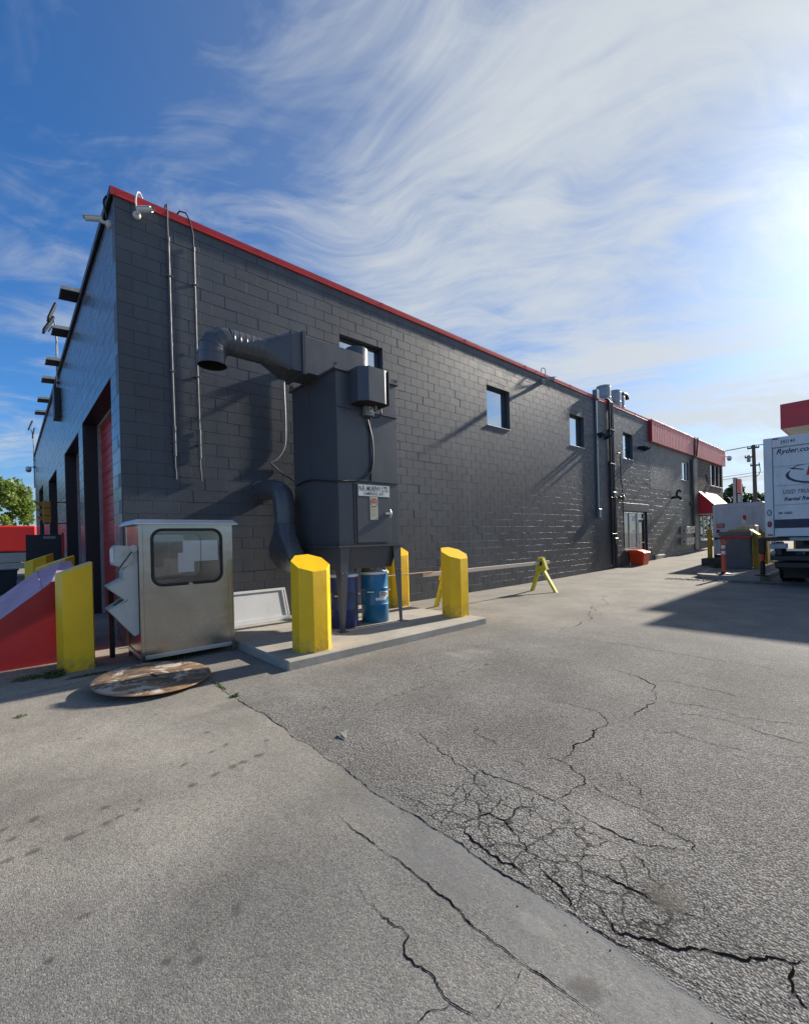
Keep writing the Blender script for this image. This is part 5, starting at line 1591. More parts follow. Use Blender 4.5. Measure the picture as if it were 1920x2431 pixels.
c1 = bullet_cam((.002, .30, 6.70), (1, 0, 0), (.75, .62, -.12), 'white security camera on the long wall near the building corner')
part('camera_cable', M_WHITE, c1, lambda m: m.tube(smooth_path([(.05, .30, 6.76), (.06, .28, 6.88), (.06, .30, 7.02), (.02, .345, 7.075), (-.06, .40, 7.06)]), .012, 8))
c2 = bullet_cam((-.32, -.002, 6.60), (0, -1, 0), (-.25, -.95, -.22), 'white security camera on the front wall at the building corner')
part('camera_cable', M_BLACK, c2, lambda m: m.tube(smooth_path([(-.32, -.04, 6.62), (-.30, -.06, 6.75), (-.31, -.085, 6.9), (-.32, -.06, 7.0), (-.32, -.02, 7.06)]), .014, 8))
c3 = bullet_cam((.002, 12.17, 6.70), (1, 0, 0), (.50, .85, .06), 'grey security camera high on the long wall above the third window', M_GALV, 1.35)
part('camera_cable', M_BLACK, c3, lambda m: m.tube(smooth_path([(.05, 12.17, 6.8), (.09, 12.25, 7.0), (.07, 12.22, 7.14), (.03, 12.12, 7.12), (-.02, 12.16, 7.03)]), .012, 8))


def dome_cam(base, out, label):
    t = thing('security_camera', label, 'security camera', base, group='white security cameras on the building')
    b = Vector(base); o = Vector(out)
    part('arm', M_WHITE, t, lambda m: m.tube(smooth_path([b[:], (b + o * .35 + Vector((0, 0, .06)))[:], (b + o * .8 + Vector((0, 0, .05)))[:], (b + o)[:]]), .03, 8))
    part('dome_housing', M_CAMW, t, lambda m: m.lathe([(.02, .10), (.10, .08), (.14, .0), (.145, -.10), (.14, -.12)], (b + o)[:], 18))
    part('dome_lens', M_GREYBOX, t, lambda m: m.lathe([(.13, -.12), (.12, -.18), (.08, -.23), (.01, -.25)], (b + o)[:], 18))
    return t


dome_cam((.05, END_Y + .06, 6.55), (.28, .25, 0), 'white dome camera on the street end corner of the red fascia')
dome_cam((-25.5, -.003, 6.15), (0, -.30, -.02), 'white dome camera at the far end of the front wall')

fix = None
for i, x in enumerate((-4.2, -6.44, -8.93, -10.85, -13.5, -15.6)):
    lab = ('largest sloped box light fixture on the front roof edge, nearest the corner', 'second sloped box light fixture from the corner, by the floodlight pole', 'third sloped box light fixture along the front roof edge',
           'fourth sloped box light fixture along the front roof edge', 'fifth sloped box light fixture, above the wall cabinet', 'sixth and farthest box light fixture on the front roof edge')[i]
    if fix is None:
        fix = thing('box_light', lab, 'light fixture', (x, 0, 7.05), group='box light fixtures along the front roof edge')
        B(MB().prism([(-.36, .0), (-.34, .075), (.05, .115), (.06, .03)], 'x', -.28, .28), 'housing', M_PLASTIC, fix, local=True, smooth=False)
        B(MB().prism([(-.34, -.012), (-.34, -.002), (.05, .028), (.05, .018)], 'x', -.25, .25), 'diffuser', M_DARK, fix, local=True, smooth=False)
        B(MB().box(-.05, .05, .02, .22, -.01, .03), 'bracket', M_BLACK, fix, local=True)
        t_ = fix
    else:
        t_ = copy_tree(fix)
        t_.location = (x, 0, 7.05)
        t_['label'] = lab


def flood_pole(x, z0, z1, heads, label, box):
    t = thing('floodlight_pole', label, 'floodlight', (x, -.05, z0), group='floodlight poles on the front wall')
    part('pole', M_GALV, t, lambda m: m.tube([(x, -.05, z0), (x, -.05, z1)], .028, 8))
    part('bracket', M_DARK, t, lambda m: (m.box(x - .05, x + .05, -.08, -.001, 6.6, 6.65), m.box(x - .05, x + .05, -.08, -.001, 6.2, 6.25)))
    for (dx, dy, dz, tilt) in heads:
        c = Vector((x + dx, -.05 + dy, z1 + dz))
        M4 = Matrix.Translation(c) @ Matrix.Rotation(tilt, 4, 'X')
        h = part('lamp_head', M_DARK, t, lambda m: m.box(-.19, .19, -.035, .035, -.28, .30, .025).xf(M4))
        part('lamp_lens', M_LENSG, h, lambda m: (m.box(-.15, -.015, -.042, -.036, -.05, .26), m.box(.015, .15, -.042, -.036, -.05, .26)) and m.xf(M4))
        part('yoke', M_GALV, h, lambda m: m.tube([(x, -.05, z1 - .05), ((Vector((x, -.05, z1)) + c) / 2)[:], (c - Vector((0, 0, .2)))[:]], .022, 6))
    part('pole_cable', M_GALV, t, lambda m: m.tube(smooth_path([(x + .02, -.05, z1 - .35), (x + .05, -.02, z1 - .7), (x + .03, -.03, z1 - 1.2), (x, -.04, z1 - 2)]), .010, 6))
    if box:
        part('wall_cabinet', M_NAVY, t, lambda m: m.box(x - .35, x + .25, -.16, -.002, 5.5, 6.42, .012))
    return t


flood_pole(-9.4, 5.9, 8.35, [(.0, -.10, .42, R(-20)), (-.3, -.17, .12, R(-28))], 'tall pole with two floodlight heads above the wall cabinet on the front wall', True)
flood_pole(-25.45, 5.0, 7.9, [(.0, -.12, .7, R(-20)), (0.1, .0, .25, R(-10))], 'farthest floodlight pole at the end of the front wall', False)


def sign_brackets(ys, label):
    t = thing('sign_bracket', label, 'wall bracket', (.0, ys[0], 5.45), group='black steel sign brackets on the long wall')
    for k, y in enumerate(ys):
        part('bracket_arm', M_BLACK, t, lambda m: m.prism([(.0, 5.36), (.05, 5.37), (.28, 5.46), (.30, 5.54), (.26, 5.51), (.05, 5.52), (.0, 5.53)], 'y', y, y + .025), smooth=False)
    return t


sign_brackets((16.09, 16.40, 16.92), 'three black steel sign brackets beside the grey riser conduit')
sign_brackets((20.42, 20.75, 21.10), 'three black steel sign brackets below the start of the red fascia')
gn = thing('gooseneck_exhaust', 'black gooseneck exhaust pipes on the worn wall below the fascia', 'exhaust pipe', (0, 25.2, 3.3), )
part('pipe', M_BLACK, gn, lambda m: m.tube(smooth_path([(0, 24.9, 3.33), (.18, 24.95, 3.36), (.32, 25.0, 3.33), (.37, 25.02, 3.22)]), .07, 10))
part('pipe', M_BLACK, gn, lambda m: m.tube(smooth_path([(.18, 25.05, 3.36), (.18, 25.06, 3.58), (.21, 25.1, 3.70), (.28, 25.14, 3.72), (.34, 25.18, 3.64)]), .06, 10))
# utility boxes
mtr = None
for i, (y, z, lab) in enumerate(((26.10, 1.42, 'large pale utility box, left of the upper row on the worn wall'), (26.78, 1.42, 'middle pale utility box of the upper row on the worn wall'), (27.25, 1.44, 'small pale utility box right of the upper row on the worn wall'),
                                 (26.12, .80, 'left pale meter box of the lower row on the worn wall'), (26.56, .80, 'middle pale meter box of the lower row on the worn wall'), (27.0, .80, 'right pale meter box of the lower row on the worn wall'))):
    w = .62 if i < 1 else .34
    t = thing('meter_box', lab, 'utility box', (.0, y, z), group='pale utility boxes on the worn wall')
    part('housing', M_CREAM, t, lambda m: m.box(.0, .30, y, y + w, z, z + .36, .02))
    part('lid', M_WHITE, t, lambda m: m.box(.0, .33, y - .015, y + w + .015, z + .36, z + .385, .006))
    part('front_label', M_DARK, t, lambda m: (m.box(.14, .20, y - .004, y - .001, z + .12, z + .22), m.box(.3005, .304, y + .08, y + .2, z + .1, z + .24)))
# satellite dish
sd = thing('satellite_dish', 'grey satellite dish seen edge on above the awning', 'satellite dish', (0, 29.9, 4.45))
part('dish', M_GALV, sd, lambda m: m.lathe([(.34, .0), (.28, -.05), (.15, -.085), (.0, -.095), (.15, -.075), (.28, -.04)], (0, 0, 0), 24).xf(Matrix.Translation((.42, 29.9, 4.62)) @ Vector((.93, .28, .30)).to_track_quat('Z', 'Y').to_matrix().to_4x4()))
part('mast', M_GALV, sd, lambda m: m.tube([(0, 30.0, 4.35), (.25, 30.0, 4.38), (.40, 29.97, 4.60)], .025, 8))

# ================================================================== salt bin by the entrance
sb = thing('salt_bin', 'orange plastic salt bin with lid beside the entrance', 'bin', (.42, 19.35, G(19.3)))
gz = G(19.3)
part('bin_body', M_ORANGE, sb, lambda m: m.loft([[(.08, 19.05, gz), (.58, 19.05, gz), (.58, 19.62, gz), (.08, 19.62, gz)], [(.04, 19.0, gz + .48), (.64, 19.0, gz + .48), (.64, 19.68, gz + .48), (.04, 19.68, gz + .48)]]), smooth=False)
part('bin_rim', M_ORANGE, sb, lambda m: m.box(.02, .66, 18.97, 19.71, gz + .48, gz + .54, .01))
part('bin_lid', M_ORANGE, sb, lambda m: m.prism([(.02, gz + .54), (.66, gz + .54), (.62, gz + .58), (.36, gz + .66), (.04, gz + .66)], 'y', 18.97, 19.71), smooth=False)

# ================================================================== left: things along the front wall
pn = thing('steel_screen', 'dark steel screen panel with red edge standing in front of the front wall', 'screen', (-6.0, -.63, 0))
part('sheet', M_NAVY, pn, lambda m: m.box(-6.03, -6.0, -.98, -.30, .02, 1.85, .004))
part('red_edge', M_DEEPRED, pn, lambda m: m.box(-6.05, -5.97, -.30, -.25, 0, 1.90, .006))
part('hand_plate', M_GREYBOX, pn, lambda m: m.box(-5.999, -5.97, -.65, -.41, 1.74, 1.81, .006))
part('yellow_edge', M_YEL, pn, lambda m: m.box(-6.04, -5.985, -1.01, -.98, 0, 1.30))
tl = thing('traffic_light', 'amber traffic signal head with three visors on the front wall', 'traffic light', (-6.6, -.62, 2.2))
part('signal_housing', M_AMBER, tl, lambda m: [m.box(-6.75, -6.45, -.62, -.46, 2.16 + .185 * k, 2.34 + .185 * k, .012) for k in range(3)])
for k in range(3):
    z = 2.25 + .185 * k
    L = .13 if k < 2 else .20
    part('visor', M_AMBER, tl, lambda m: m.loft([[(-6.6 + .075 * math.cos(g), -.62, z + .075 * math.sin(g)) for g in np.linspace(-.25, math.pi + .25, 12)], [(-6.6 + .085 * math.cos(g), -.62 - L * (.4 + .6 * max(0, math.sin(g))), z + .085 * math.sin(g)) for g in np.linspace(-.25, math.pi + .25, 12)]], caps=False, closed=False))
    part('lens', (M_INSIDE, M_AMBER, M_LENSR)[k], tl, lambda m: m.tube([(-6.6, -.621, z), (-6.6, -.632, z)], .068, 16))
part('hanger', M_DARK, tl, lambda m: (m.box(-6.62, -6.58, -.46, -.002, 2.685, 2.71), m.box(-6.62, -6.58, -.46, -.002, 2.135, 2.16), m.box(-6.64, -6.56, -.58, -.50, 2.135, 2.165)))
# red trailer, flatbed and bin in the yard to the left
rt = thing('red_trailer', 'long red box trailer parked beyond the front wall', 'trailer', (-34, -3.5, 0))
part('trailer_box', M_REDTR, rt, lambda m: m.box(-36.5, -34, -11, .30, 1.30, 3.13, .10))
part('chassis', M_BLACK, rt, lambda m: m.box(-36.2, -34.3, -10.8, .1, 1.0, 1.30))
for y in (-1.2, -2.4):
    part('wheel', M_RUBBER, rt, lambda m: m.tube([(-34.75, y, .50), (-34.5, y, .52), (-34.2, y, .52), (-34.15, y, .50)], [.44, .51, .51, .46], 22))
part('landing_leg', M_DARK, rt, lambda m: m.box(-34.6, -34.45, -8.2, -8.05, 0, 1.0))
fl = thing('flatbed_trailer', 'low cream flatbed trailer in front of the red trailer', 'trailer', (-22, -3.5, 0))
part('deck', M_CREAM, fl, lambda m: m.box(-23.5, -21.6, -9, -.60, .82, .96, .01))
part('side_board', M_CREAM, fl, lambda m: m.box(-21.62, -21.55, -9, -.58, .98, 1.30, .008))
part('side_board', M_CREAM, fl, lambda m: m.box(-21.60, -21.54, -8.9, -.62, .50, .80, .008))
for y in (-1.5, -2.6):
    part('wheel', M_RUBBER, fl, lambda m: m.tube([(-22.2, y, .35), (-22.0, y, .36), (-21.75, y, .36), (-21.7, y, .34)], [.30, .355, .355, .31], 20))
part('frame_rail', M_DARK, fl, lambda m: m.box(-23.2, -22.0, -8.8, -.8, .55, .80))
bn = thing('waste_bin', 'dark tapered waste bin standing in the yard at the left edge', 'bin', (-12.2, -1.35, 0))
part('bin_body', M_BIN, bn, lambda m: m.loft([[(-12.5, -1.62, .0), (-12.0, -1.62, .0), (-12.0, -1.12, 0), (-12.5, -1.12, 0)], [(-12.56, -1.68, .78), (-11.94, -1.68, .78), (-11.94, -1.06, .78), (-12.56, -1.06, .78)]]), smooth=False)
part('bin_rim', M_BIN, bn, lambda m: m.box(-12.60, -11.90, -1.72, -1.02, .78, .83, .01))
pb = thing('parts_pallet', 'low stack of grey steel parts beside the dark waste bin', 'pallet', (-10.3, -.95, 0))
part('deck', M_WOOD, pb, lambda m: m.box(-10.8, -9.9, -1.20, -.62, .10, .14))
part('runner', M_WOOD, pb, lambda m: (m.box(-10.8, -9.9, -1.20, -1.12, 0, .10), m.box(-10.8, -9.9, -.70, -.62, 0, .10)))
part('steel_cover', M_GALV, pb, lambda m: m.prism([(-1.15, .14), (-.66, .14), (-.70, .34), (-1.05, .30)], 'x', -10.7, -10.0), smooth=False)

# ================================================================== right: pump island, posts, vehicles
isl = part('pump_island', M_CURB, None, lambda m: m.prism([(3.55, 15.3), (3.75, 15.05), (4.1, 14.9), (4.9, 14.9), (5.2, 15.05), (5.3, 15.4), (5.3, 30.0), (3.3, 30.0), (3.3, 17.6)], 'z', -.1, .17), smooth=False, kind='structure', label='raised concrete pump island with rounded nose')
part('island_top', M_CONCG, isl, lambda m: m.prism([(3.7, 15.4), (3.85, 15.2), (4.15, 15.05), (4.85, 15.05), (5.1, 15.2), (5.15, 15.5), (5.15, 29.9), (3.45, 29.9), (3.45, 17.65)], 'z', .16, .174), smooth=False)
cp = thing('concrete_pedestal', 'grey concrete pedestal with red stripe on the pump island', 'pedestal', (4.05, 18.4, .174))
part('block', M_CONCG, cp, lambda m: m.box(3.60, 4.47, 18.0, 18.36, .174, 1.24, .02))
part('red_stripe', M_RED, cp, lambda m: m.box(3.595, 4.475, 17.99, 18.36, 1.24, 1.335, .004))
part('cap', M_CONCG, cp, lambda m: m.box(3.57, 4.50, 17.95, 18.36, 1.335, 1.50, .012))


def guard(y, x0, x1, label):
    t = thing('pump_guard', label, 'guard rail', ((x0 + x1) / 2, y, .174), group='yellow steel guards on the pump island')
    part('end_plate', M_YELDARK, t, lambda m: m.prism([(x1 - .16, .174), (x1, .174), (x1, 1.36), (x1 - .24, 1.56), (x1 - .24, 1.35), (x1 - .16, 1.27)], 'y', y, y + .55), smooth=False)
    part('top_beam', M_YELDARK, t, lambda m: m.box(x0 + .24, x1 - .24, y, y + .55, 1.43, 1.565, .006))
    part('end_plate', M_YELDARK, t, lambda m: m.prism([(x0, .174), (x0 + .16, .174), (x0 + .16, 1.27), (x0 + .24, 1.35), (x0 + .24, 1.56), (x0, 1.36)], 'y', y, y + .55), smooth=False)
    return t


guard(18.40, 3.55, 4.63, 'yellow steel guard hoop right behind the concrete pedestal')
guard(20.9, 3.45, 4.50, 'second yellow steel guard hoop, farther along the pump island')
guard(24.2, 4.1, 5.05, 'third yellow steel guard hoop, seen past the rear of the box truck')
fp = thing('fuel_pump', 'beige fuel pump cabinet with white nozzle between the yellow guards', 'fuel pump', (4.1, 19.7, .174))
part('cabinet', M_CREAM, fp, lambda m: m.box(3.83, 4.40, 19.35, 19.95, .174, 1.72, .03))
part('nozzle', M_WHITE, fp, lambda m: m.tube([(4.13, 19.30, 1.52), (4.12, 19.26, 1.70), (4.08, 19.24, 1.88), (4.02, 19.26, 1.92)], .045, 8))
part('hose_post', M_DARK, fp, lambda m: m.box(4.04, 4.10, 19.36, 19.45, 1.72, 1.98))
part('red_flag', M_LENSR, fp, lambda m: m.box(4.03, 4.14, 19.34, 19.40, 1.93, 2.10))


def delineator(x, y, h, label, mats):
    t = thing('delineator_post', label, 'traffic post', (x, y, .15), group='flexible traffic posts')
    part('post_tube', mats[0], t, lambda m: m.tube([(x, y, .0 + .17 if y > 14.9 and x > 3.6 else 0), (x + .004, y, .5), (x, y, h - .06), (x, y, h)], [.062, .058, .05, .03], 16))
    part('base', M_RUBBER, t, lambda m: m.lathe([(.22, .17), (.20, .20), (.08, .225), (.06, .25)], (x, y, 0), 20))
    return t


d1_ = delineator(4.27, 15.32, 1.24, 'orange traffic post with white bands at the island nose', (M_DELIN,))
for z in (.80, .98):
    part('reflective_band', M_REFLW, d1_, lambda m: m.tube([(4.27, 15.32, z), (4.27, 15.32, z + .10)], .0590, 16, False))
part('band_edge', M_DELIN, d1_, lambda m: m.tube([(4.27, 15.32, 1.13), (4.27, 15.32, 1.15)], .075, 16))
d2_ = delineator(5.22, 15.35, .62, 'short black traffic post with red tip beside the box truck', (M_BLACK,))
part('red_tip', M_DELIN, d2_, lambda m: m.tube([(5.22, 15.35, .62), (5.22, 15.35, .82)], .062, 12))
part('dark_head', M_BLACK, d2_, lambda m: m.box(5.14, 5.30, 15.29, 15.41, .82, 1.30, .02))
yp = thing('yellow_pipe_post', 'old yellow steel pipe post on a dark concrete footing', 'bollard', (2.80, 20.0, G(20)))
part('pipe', M_YELDARK, yp, lambda m: m.lathe([(.085, .40), (.085, 1.55), (.07, 1.59), (.03, 1.61)], (2.80, 20.0, 0), 18))
part('footing', M_CONCD, yp, lambda m: m.box(2.56, 3.3, 19.7, 20.6, G(20) - .1, .42, .02))

# white cargo trailer
vt = thing('cargo_trailer', 'white box cargo trailer with rounded top parked behind the pump island', 'trailer', (3.55, 22.5, G(22)))
def rbox(x0, x1, z0, z1, r):
    out = [(x0, z0), (x1, z0)]
    out += [(x1 - r + r * math.cos(a), z1 - r + r * math.sin(a)) for a in np.linspace(0, math.pi / 2, 6)]
    out += [(x0 + r - r * math.sin(a), z1 - r + r * math.cos(a)) for a in np.linspace(0, math.pi / 2, 6)]
    return out
part('box_body', M_TRUCKW, vt, lambda m: m.prism(rbox(2.72, 4.42, .55, 2.66, .10), 'y', 21.0, 25.2))
part('rear_frame', M_WHITE, vt, lambda m: (m.box(2.70, 2.80, 20.97, 21.05, .40, 2.60, .01), m.box(4.34, 4.44, 20.97, 21.05, .40, 2.60, .01), m.box(2.80, 4.34, 20.975, 21.02, 2.48, 2.58, .01)))
part('warning_placard', M_INKR, vt, lambda m: m.box(2.83, 3.10, 20.955, 20.968, 1.66, 1.83))
for k in range(3):
    part('placard_print', M_SIGNW, vt, lambda m: m.box(2.85 + .01 * k, 3.07 - .01 * k, 20.951, 20.954, 1.695 + k * .045, 1.71 + k * .045))
part('tail_lamp', M_LENSR, vt, lambda m: m.box(2.83, 2.92, 20.955, 20.97, 1.44, 1.58, .006))
part('door_latch', M_DARK, vt, lambda m: (m.tube([(2.80, 20.93, 1.22), (2.80, 20.85, 1.20)], .05, 10), m.box(2.80, 3.0, 20.93, 20.96, 1.18, 1.24)))
part('bumper', M_DARK, vt, lambda m: m.box(2.74, 4.40, 20.95, 21.1, .38, .52, .01))
for x in (2.80, 4.30):
    part('wheel', M_RUBBER, vt, lambda m: m.tube([(x - .10, 23.2, G(23) + .33), (x + .10, 23.2, G(23) + .33)], .33, 20))

# ------------------------------------------------------------------ box truck
TY = 14.2
bt = thing('box_truck', 'white rental box truck seen from behind at the right edge', 'truck', (6.7, 17.5, 0))
TX0, TX1, TZ0, TZ1 = 5.48, 7.94, 1.34, 4.02
part('cargo_box', M_TRUCKW, bt, lambda m: m.box(TX0, TX1, TY + .10, TY + 6.6, TZ0, TZ1, .03))
part('corner_post', M_TRUCKW, bt, lambda m: m.box(TX0 - .005, 5.655, TY, TY + .12, TZ0 - .02, TZ1 + .005, .01))
part('corner_post', M_TRUCKW, bt, lambda m: m.box(7.765, TX1 + .005, TY, TY + .12, TZ0 - .02, TZ1 + .005, .01))
hdr = part('header', M_TRUCKW, bt, lambda m: m.box(5.657, 7.763, TY + .004, TY + .11, 3.755, TZ1 + .003, .01))
part('marker_lamp', M_LENSR, hdr, lambda m: m.box(5.675, 5.80, TY - .012, TY + .003, 3.965, 4.0, .006))
for k in range(5):
    zt = 3.745 - k * .52
    part('door_slat', M_TRUCKW, bt, lambda m: m.box(5.672, 7.748, TY + .05, TY + .09, max(TZ0, zt - .514), zt, .006))


def back_text(txt, size, x, z, y, mat, parent, fit=None, **k):
    t = text_mb(txt, size, **k)
    a = np.array(t.v)
    s = (fit / (a[:, 0].max() - a[:, 0].min())) if fit else 1.0
    mb = MB()
    mb.add([(x + (p[0] - a[:, 0].min()) * s, y, z + p[1]) for p in t.v], t.f)
    return B(mb, 'lettering', mat, parent, smooth=False)


back_text('242140', .125, 5.835, 3.842, TY + .001, M_INKB, bt, fit=.30, bold=.001)
back_text('Ryder.com', .185, 5.745, 3.575, TY + .047, M_INKB, bt, fit=.79, bold=.004, shear=.28)
back_text('USED TRUCKS', .150, 5.865, 2.485, TY + .047, M_INKB, bt, fit=.70, bold=.0015, shear=.28)
back_text('Rental Reservations', .135, 5.882, 2.300, TY + .047, M_INKB, bt, fit=1.02, bold=.004, shear=.28)
part('number_plate', M_WHITE, bt, lambda m: m.box(5.755, 6.055, TY + .040, TY + .046, 1.90, 2.06))
back_text('BB·13663', .085, 5.765, 1.945, TY + .038, M_INKB, bt, fit=.28, bold=.003)
part('blue_stripe', M_INKB, bt, lambda m: m.box(5.676, 7.744, TY + .044, TY + .047, 1.565, 1.80))
# swoosh emblem
def sw_(m):
    y = TY + .046
    m.add([(5.81, y, 3.19), (6.07, y, 3.165), (6.30, y, 3.105), (6.28, y, 3.085), (6.04, y, 3.135), (6.0, y, 3.165)], [(0, 5, 1), (1, 5, 4), (1, 4, 3), (1, 3, 2)])
    m.add([(6.05, y, 3.16), (6.15, y, 3.215), (6.32, y, 3.235), (6.31, y, 3.225), (6.16, y, 3.195), (6.08, y, 3.15)], [(0, 5, 1), (1, 5, 4), (1, 4, 3), (1, 3, 2)])
    outer = [(6.02 + .0, 3.10), (5.95, 3.04), (5.92, 2.97), (5.96, 2.88), (6.08, 2.80), (6.25, 2.745), (6.45, 2.715), (6.7, 2.71)]
    inner = [(6.03, 3.09), (5.995, 3.03), (5.99, 2.97), (6.03, 2.90), (6.13, 2.835), (6.28, 2.79), (6.46, 2.765), (6.7, 2.765)]
    m.loft([[(a, y, b) for a, b in outer], [(a, y, b) for a, b in inner]], caps=False, closed=False)
part('swoosh_emblem', M_INKB, bt, sw_, smooth=False)
part('red_emblem', M_INKR, bt, lambda m: m.add([(6.335, TY + .046, 2.94), (6.55, TY + .046, 2.94), (6.62, TY + .046, 3.25), (6.405, TY + .046, 3.25)], [(0, 1, 2, 3)]), smooth=False)
# lamps on the left post
def oval(m, x, z, w, h, y0, y1): m.prism([(x + w * math.cos(a), z + h * math.sin(a) * (1.0)) for a in np.linspace(0, 2 * math.pi, 20, endpoint=False)], 'y', y0, y1)
for (z, lensm) in ((1.995, M_LENSG), (1.68, M_LENSR)):
    l_ = part('lamp_grommet', M_RUBBER, bt, lambda m: oval(m, 5.578, z, .048, .085, TY - .016, TY - .001))
    part('lamp_lens', lensm, l_, lambda m: oval(m, 5.578, z, .030, .065, TY - .022, TY - .0165))
part('reflector', M_LENSR, bt, lambda m: m.box(5.53, 5.64, TY - .01, TY - .001, 1.365, 1.405))
# deck, lift gate, bumper, running gear
part('deck_frame', M_BLACK, bt, lambda m: (m.box(TX0 - .02, TX1 + .02, TY - .05, TY + 6.5, 1.22, 1.315, .01), m.box(6.1, 6.25, TY, TY + 8.5, .85, 1.22), m.box(7.15, 7.3, TY, TY + 8.5, .85, 1.22)))
part('deck_plate', M_GALV, bt, lambda m: m.box(5.99, 7.4, TY - .075, TY - .052, 1.225, 1.31, .004))
lgate = part('lift_gate', M_BLACK, bt, lambda m: (m.box(5.62, 7.8, TY - .34, TY - .06, .70, .84, .02), m.box(5.70, 7.7, TY - .30, TY + .1, .50, .68, .03), m.box(5.70, 5.86, TY - .3, TY + .1, .84, 1.20, .02), m.box(7.56, 7.72, TY - .3, TY + .1, .84, 1.20, .02)))
part('gate_edge', M_ALU, lgate, lambda m: m.box(5.96, 7.7, TY - .36, TY - .342, .96, 1.02, .004))
part('gate_arm', M_GALV, lgate, lambda m: (m.box(5.62, 5.96, TY - .38, TY - .08, 1.02, 1.16, .015), m.tube([(5.66, TY - .39, 1.19), (5.76, TY - .39, 1.19)], .035, 10), m.tube([(5.70, TY - .39, .93), (5.70, TY - .42, .93)], .045, 10)))
part('gate_latch', M_GALV, lgate, lambda m: (m.box(5.63, 5.72, TY - .37, TY - .345, .86, .94, .01),))
bar = part('underride_bar', M_BLACK, bt, lambda m: m.box(5.75, 7.65, TY - .12, TY - .02, .46, .60, .01))
for k, x in enumerate(np.arange(5.98, 7.5, .22)):
    part('reflective_tape', (M_REFLW, M_LENSR)[k % 2], bar, lambda m: m.box(x, x + .215, TY - .124, TY - .1205, .51, .565))
part('mud_flap', M_RUBBER, bt, lambda m: m.box(5.76, 6.36, TY + .65, TY + .67, .18, .95))
part('mud_flap', M_RUBBER, bt, lambda m: m.box(7.06, 7.66, TY + .65, TY + .67, .18, .95))
for (x0, x1) in ((5.62, 5.88), (5.91, 6.17), (7.25, 7.51), (7.54, 7.80)):
    w = part('wheel', M_RUBBER, bt, lambda m: m.tube([(x0, TY + 1.35, .48), (x0 + .04, TY + 1.35, .48), (x1 - .04, TY + 1.35, .48), (x1, TY + 1.35, .48)], [.42, .48, .48, .42], 28))
    part('rim', M_RIM, w, lambda m: m.tube([(x0 - .003, TY + 1.35, .48), (x1 + .003, TY + 1.35, .48)], .27, 20))
part('axle', M_BLACK, bt, lambda m: (m.tube([(5.9, TY + 1.35, .48), (7.5, TY + 1.35, .48)], .09, 10), m.tube([(6.7, TY + 1.28, .48), (6.7, TY + 1.5, .48)], .19, 14)))
cab = part('cab', M_TRUCKW, bt, lambda m: m.prism([(TY + 6.75, .65), (TY + 8.9, .65), (TY + 8.9, 1.45), (TY + 8.3, 1.75), (TY + 7.9, 2.65), (TY + 6.75, 2.75)], 'x', 5.62, 7.80), smooth=False)
part('windscreen', M_GLASSD, cab, lambda m: m.add([(5.75, TY + 8.32, 1.78), (7.67, TY + 8.32, 1.78), (7.67, TY + 7.95, 2.58), (5.75, TY + 7.95, 2.58)], [(0, 1, 2, 3)]), smooth=False)
for x0 in (5.62, 7.52):
    part('wheel', M_RUBBER, bt, lambda m: m.tube([(x0, TY + 7.9, .48 + .15), (x0 + .28, TY + 7.9, .48 + .15)], .48, 24))

# fuel canopy
cn = thing('fuel_canopy', 'red fuel canopy corner above the box truck', 'canopy', (8.5, 25, G(25)))
part('fascia', M_RED, cn, lambda m: (m.box(5.16, 13.0, 19.5, 19.56, 5.15, 6.03), m.box(5.16, 5.22, 19.56, 32, 5.15, 6.03), m.box(12.94, 13, 19.56, 32, 5.15, 6.03), m.box(5.22, 12.94, 31.94, 32, 5.15, 6.03)))
part('canopy_roof', M_WHITE, cn, lambda m: m.box(5.22, 12.94, 19.56, 31.94, 5.7, 5.9))
part('soffit', M_CREAM, cn, lambda m: [m.box(5.22, 12.94, 19.56 + .5 * k, 19.56 + .5 * k + .49, 5.16, 5.20, .004) for k in range(24)])
for (x, y) in ((6.2, 21.5), (6.2, 30), (12.0, 21.5), (12.0, 30)):
    part('column', M_CREAM, cn, lambda m: m.box(x - .12, x + .12, y - .12, y + .12, 0.1, 5.16, .01))
part('soffit_light', M_LENSG, cn, lambda m: (m.box(5.9, 6.2, 20.6, 21.0, 5.10, 5.158, .01),))

# ------------------------------------------------------------------ far end: sign, pole, wires, trees
sg = thing('pylon_sign', 'tall narrow street pylon sign with red top panel', 'sign', (-.1, 40.2, .5))
part('cabinet', M_PLASTIC, sg, lambda m: m.box(-.36, -.19, 39.9, 40.5, .4, 5.55, .01))
part('sign_edge', M_INKB, sg, lambda m: m.box(-.185, -.14, 40.0, 40.4, .4, 5.5))
part('red_face', M_REDPALE, sg, lambda m: m.box(-.14, .12, 40.0, 40.4, 4.35, 5.42, .01))  # distance haze on the sign face put into the paler red
part('lower_face', M_INKB, sg, lambda m: m.box(-.14, .12, 40.0, 40.4, 2.6, 4.33, .01))
for k in range(6):
    part('sign_line', M_SIGNW, sg, lambda m: m.box(-.10, .09, 39.985, 39.998, 4.16 - k * .16, 4.26 - k * .16))
up = thing('utility_pole', 'tall brown utility pole with crossarms and insulators', 'utility pole', (.15, 45, .5))
part('pole', M_POLE, up, lambda m: m.tube([(.15, 45, .3), (.12, 45, 4.5), (.08, 45, 8.6)], [.17, .15, .12], 12))
part('crossarm', M_POLE, up, lambda m: (m.box(-.32, .48, 44.85, 44.95, 8.28, 8.40), m.box(-.50, .08, 44.85, 44.95, 7.55, 7.66), m.box(-.14, .50, 44.85, 44.95, 6.82, 6.93)))
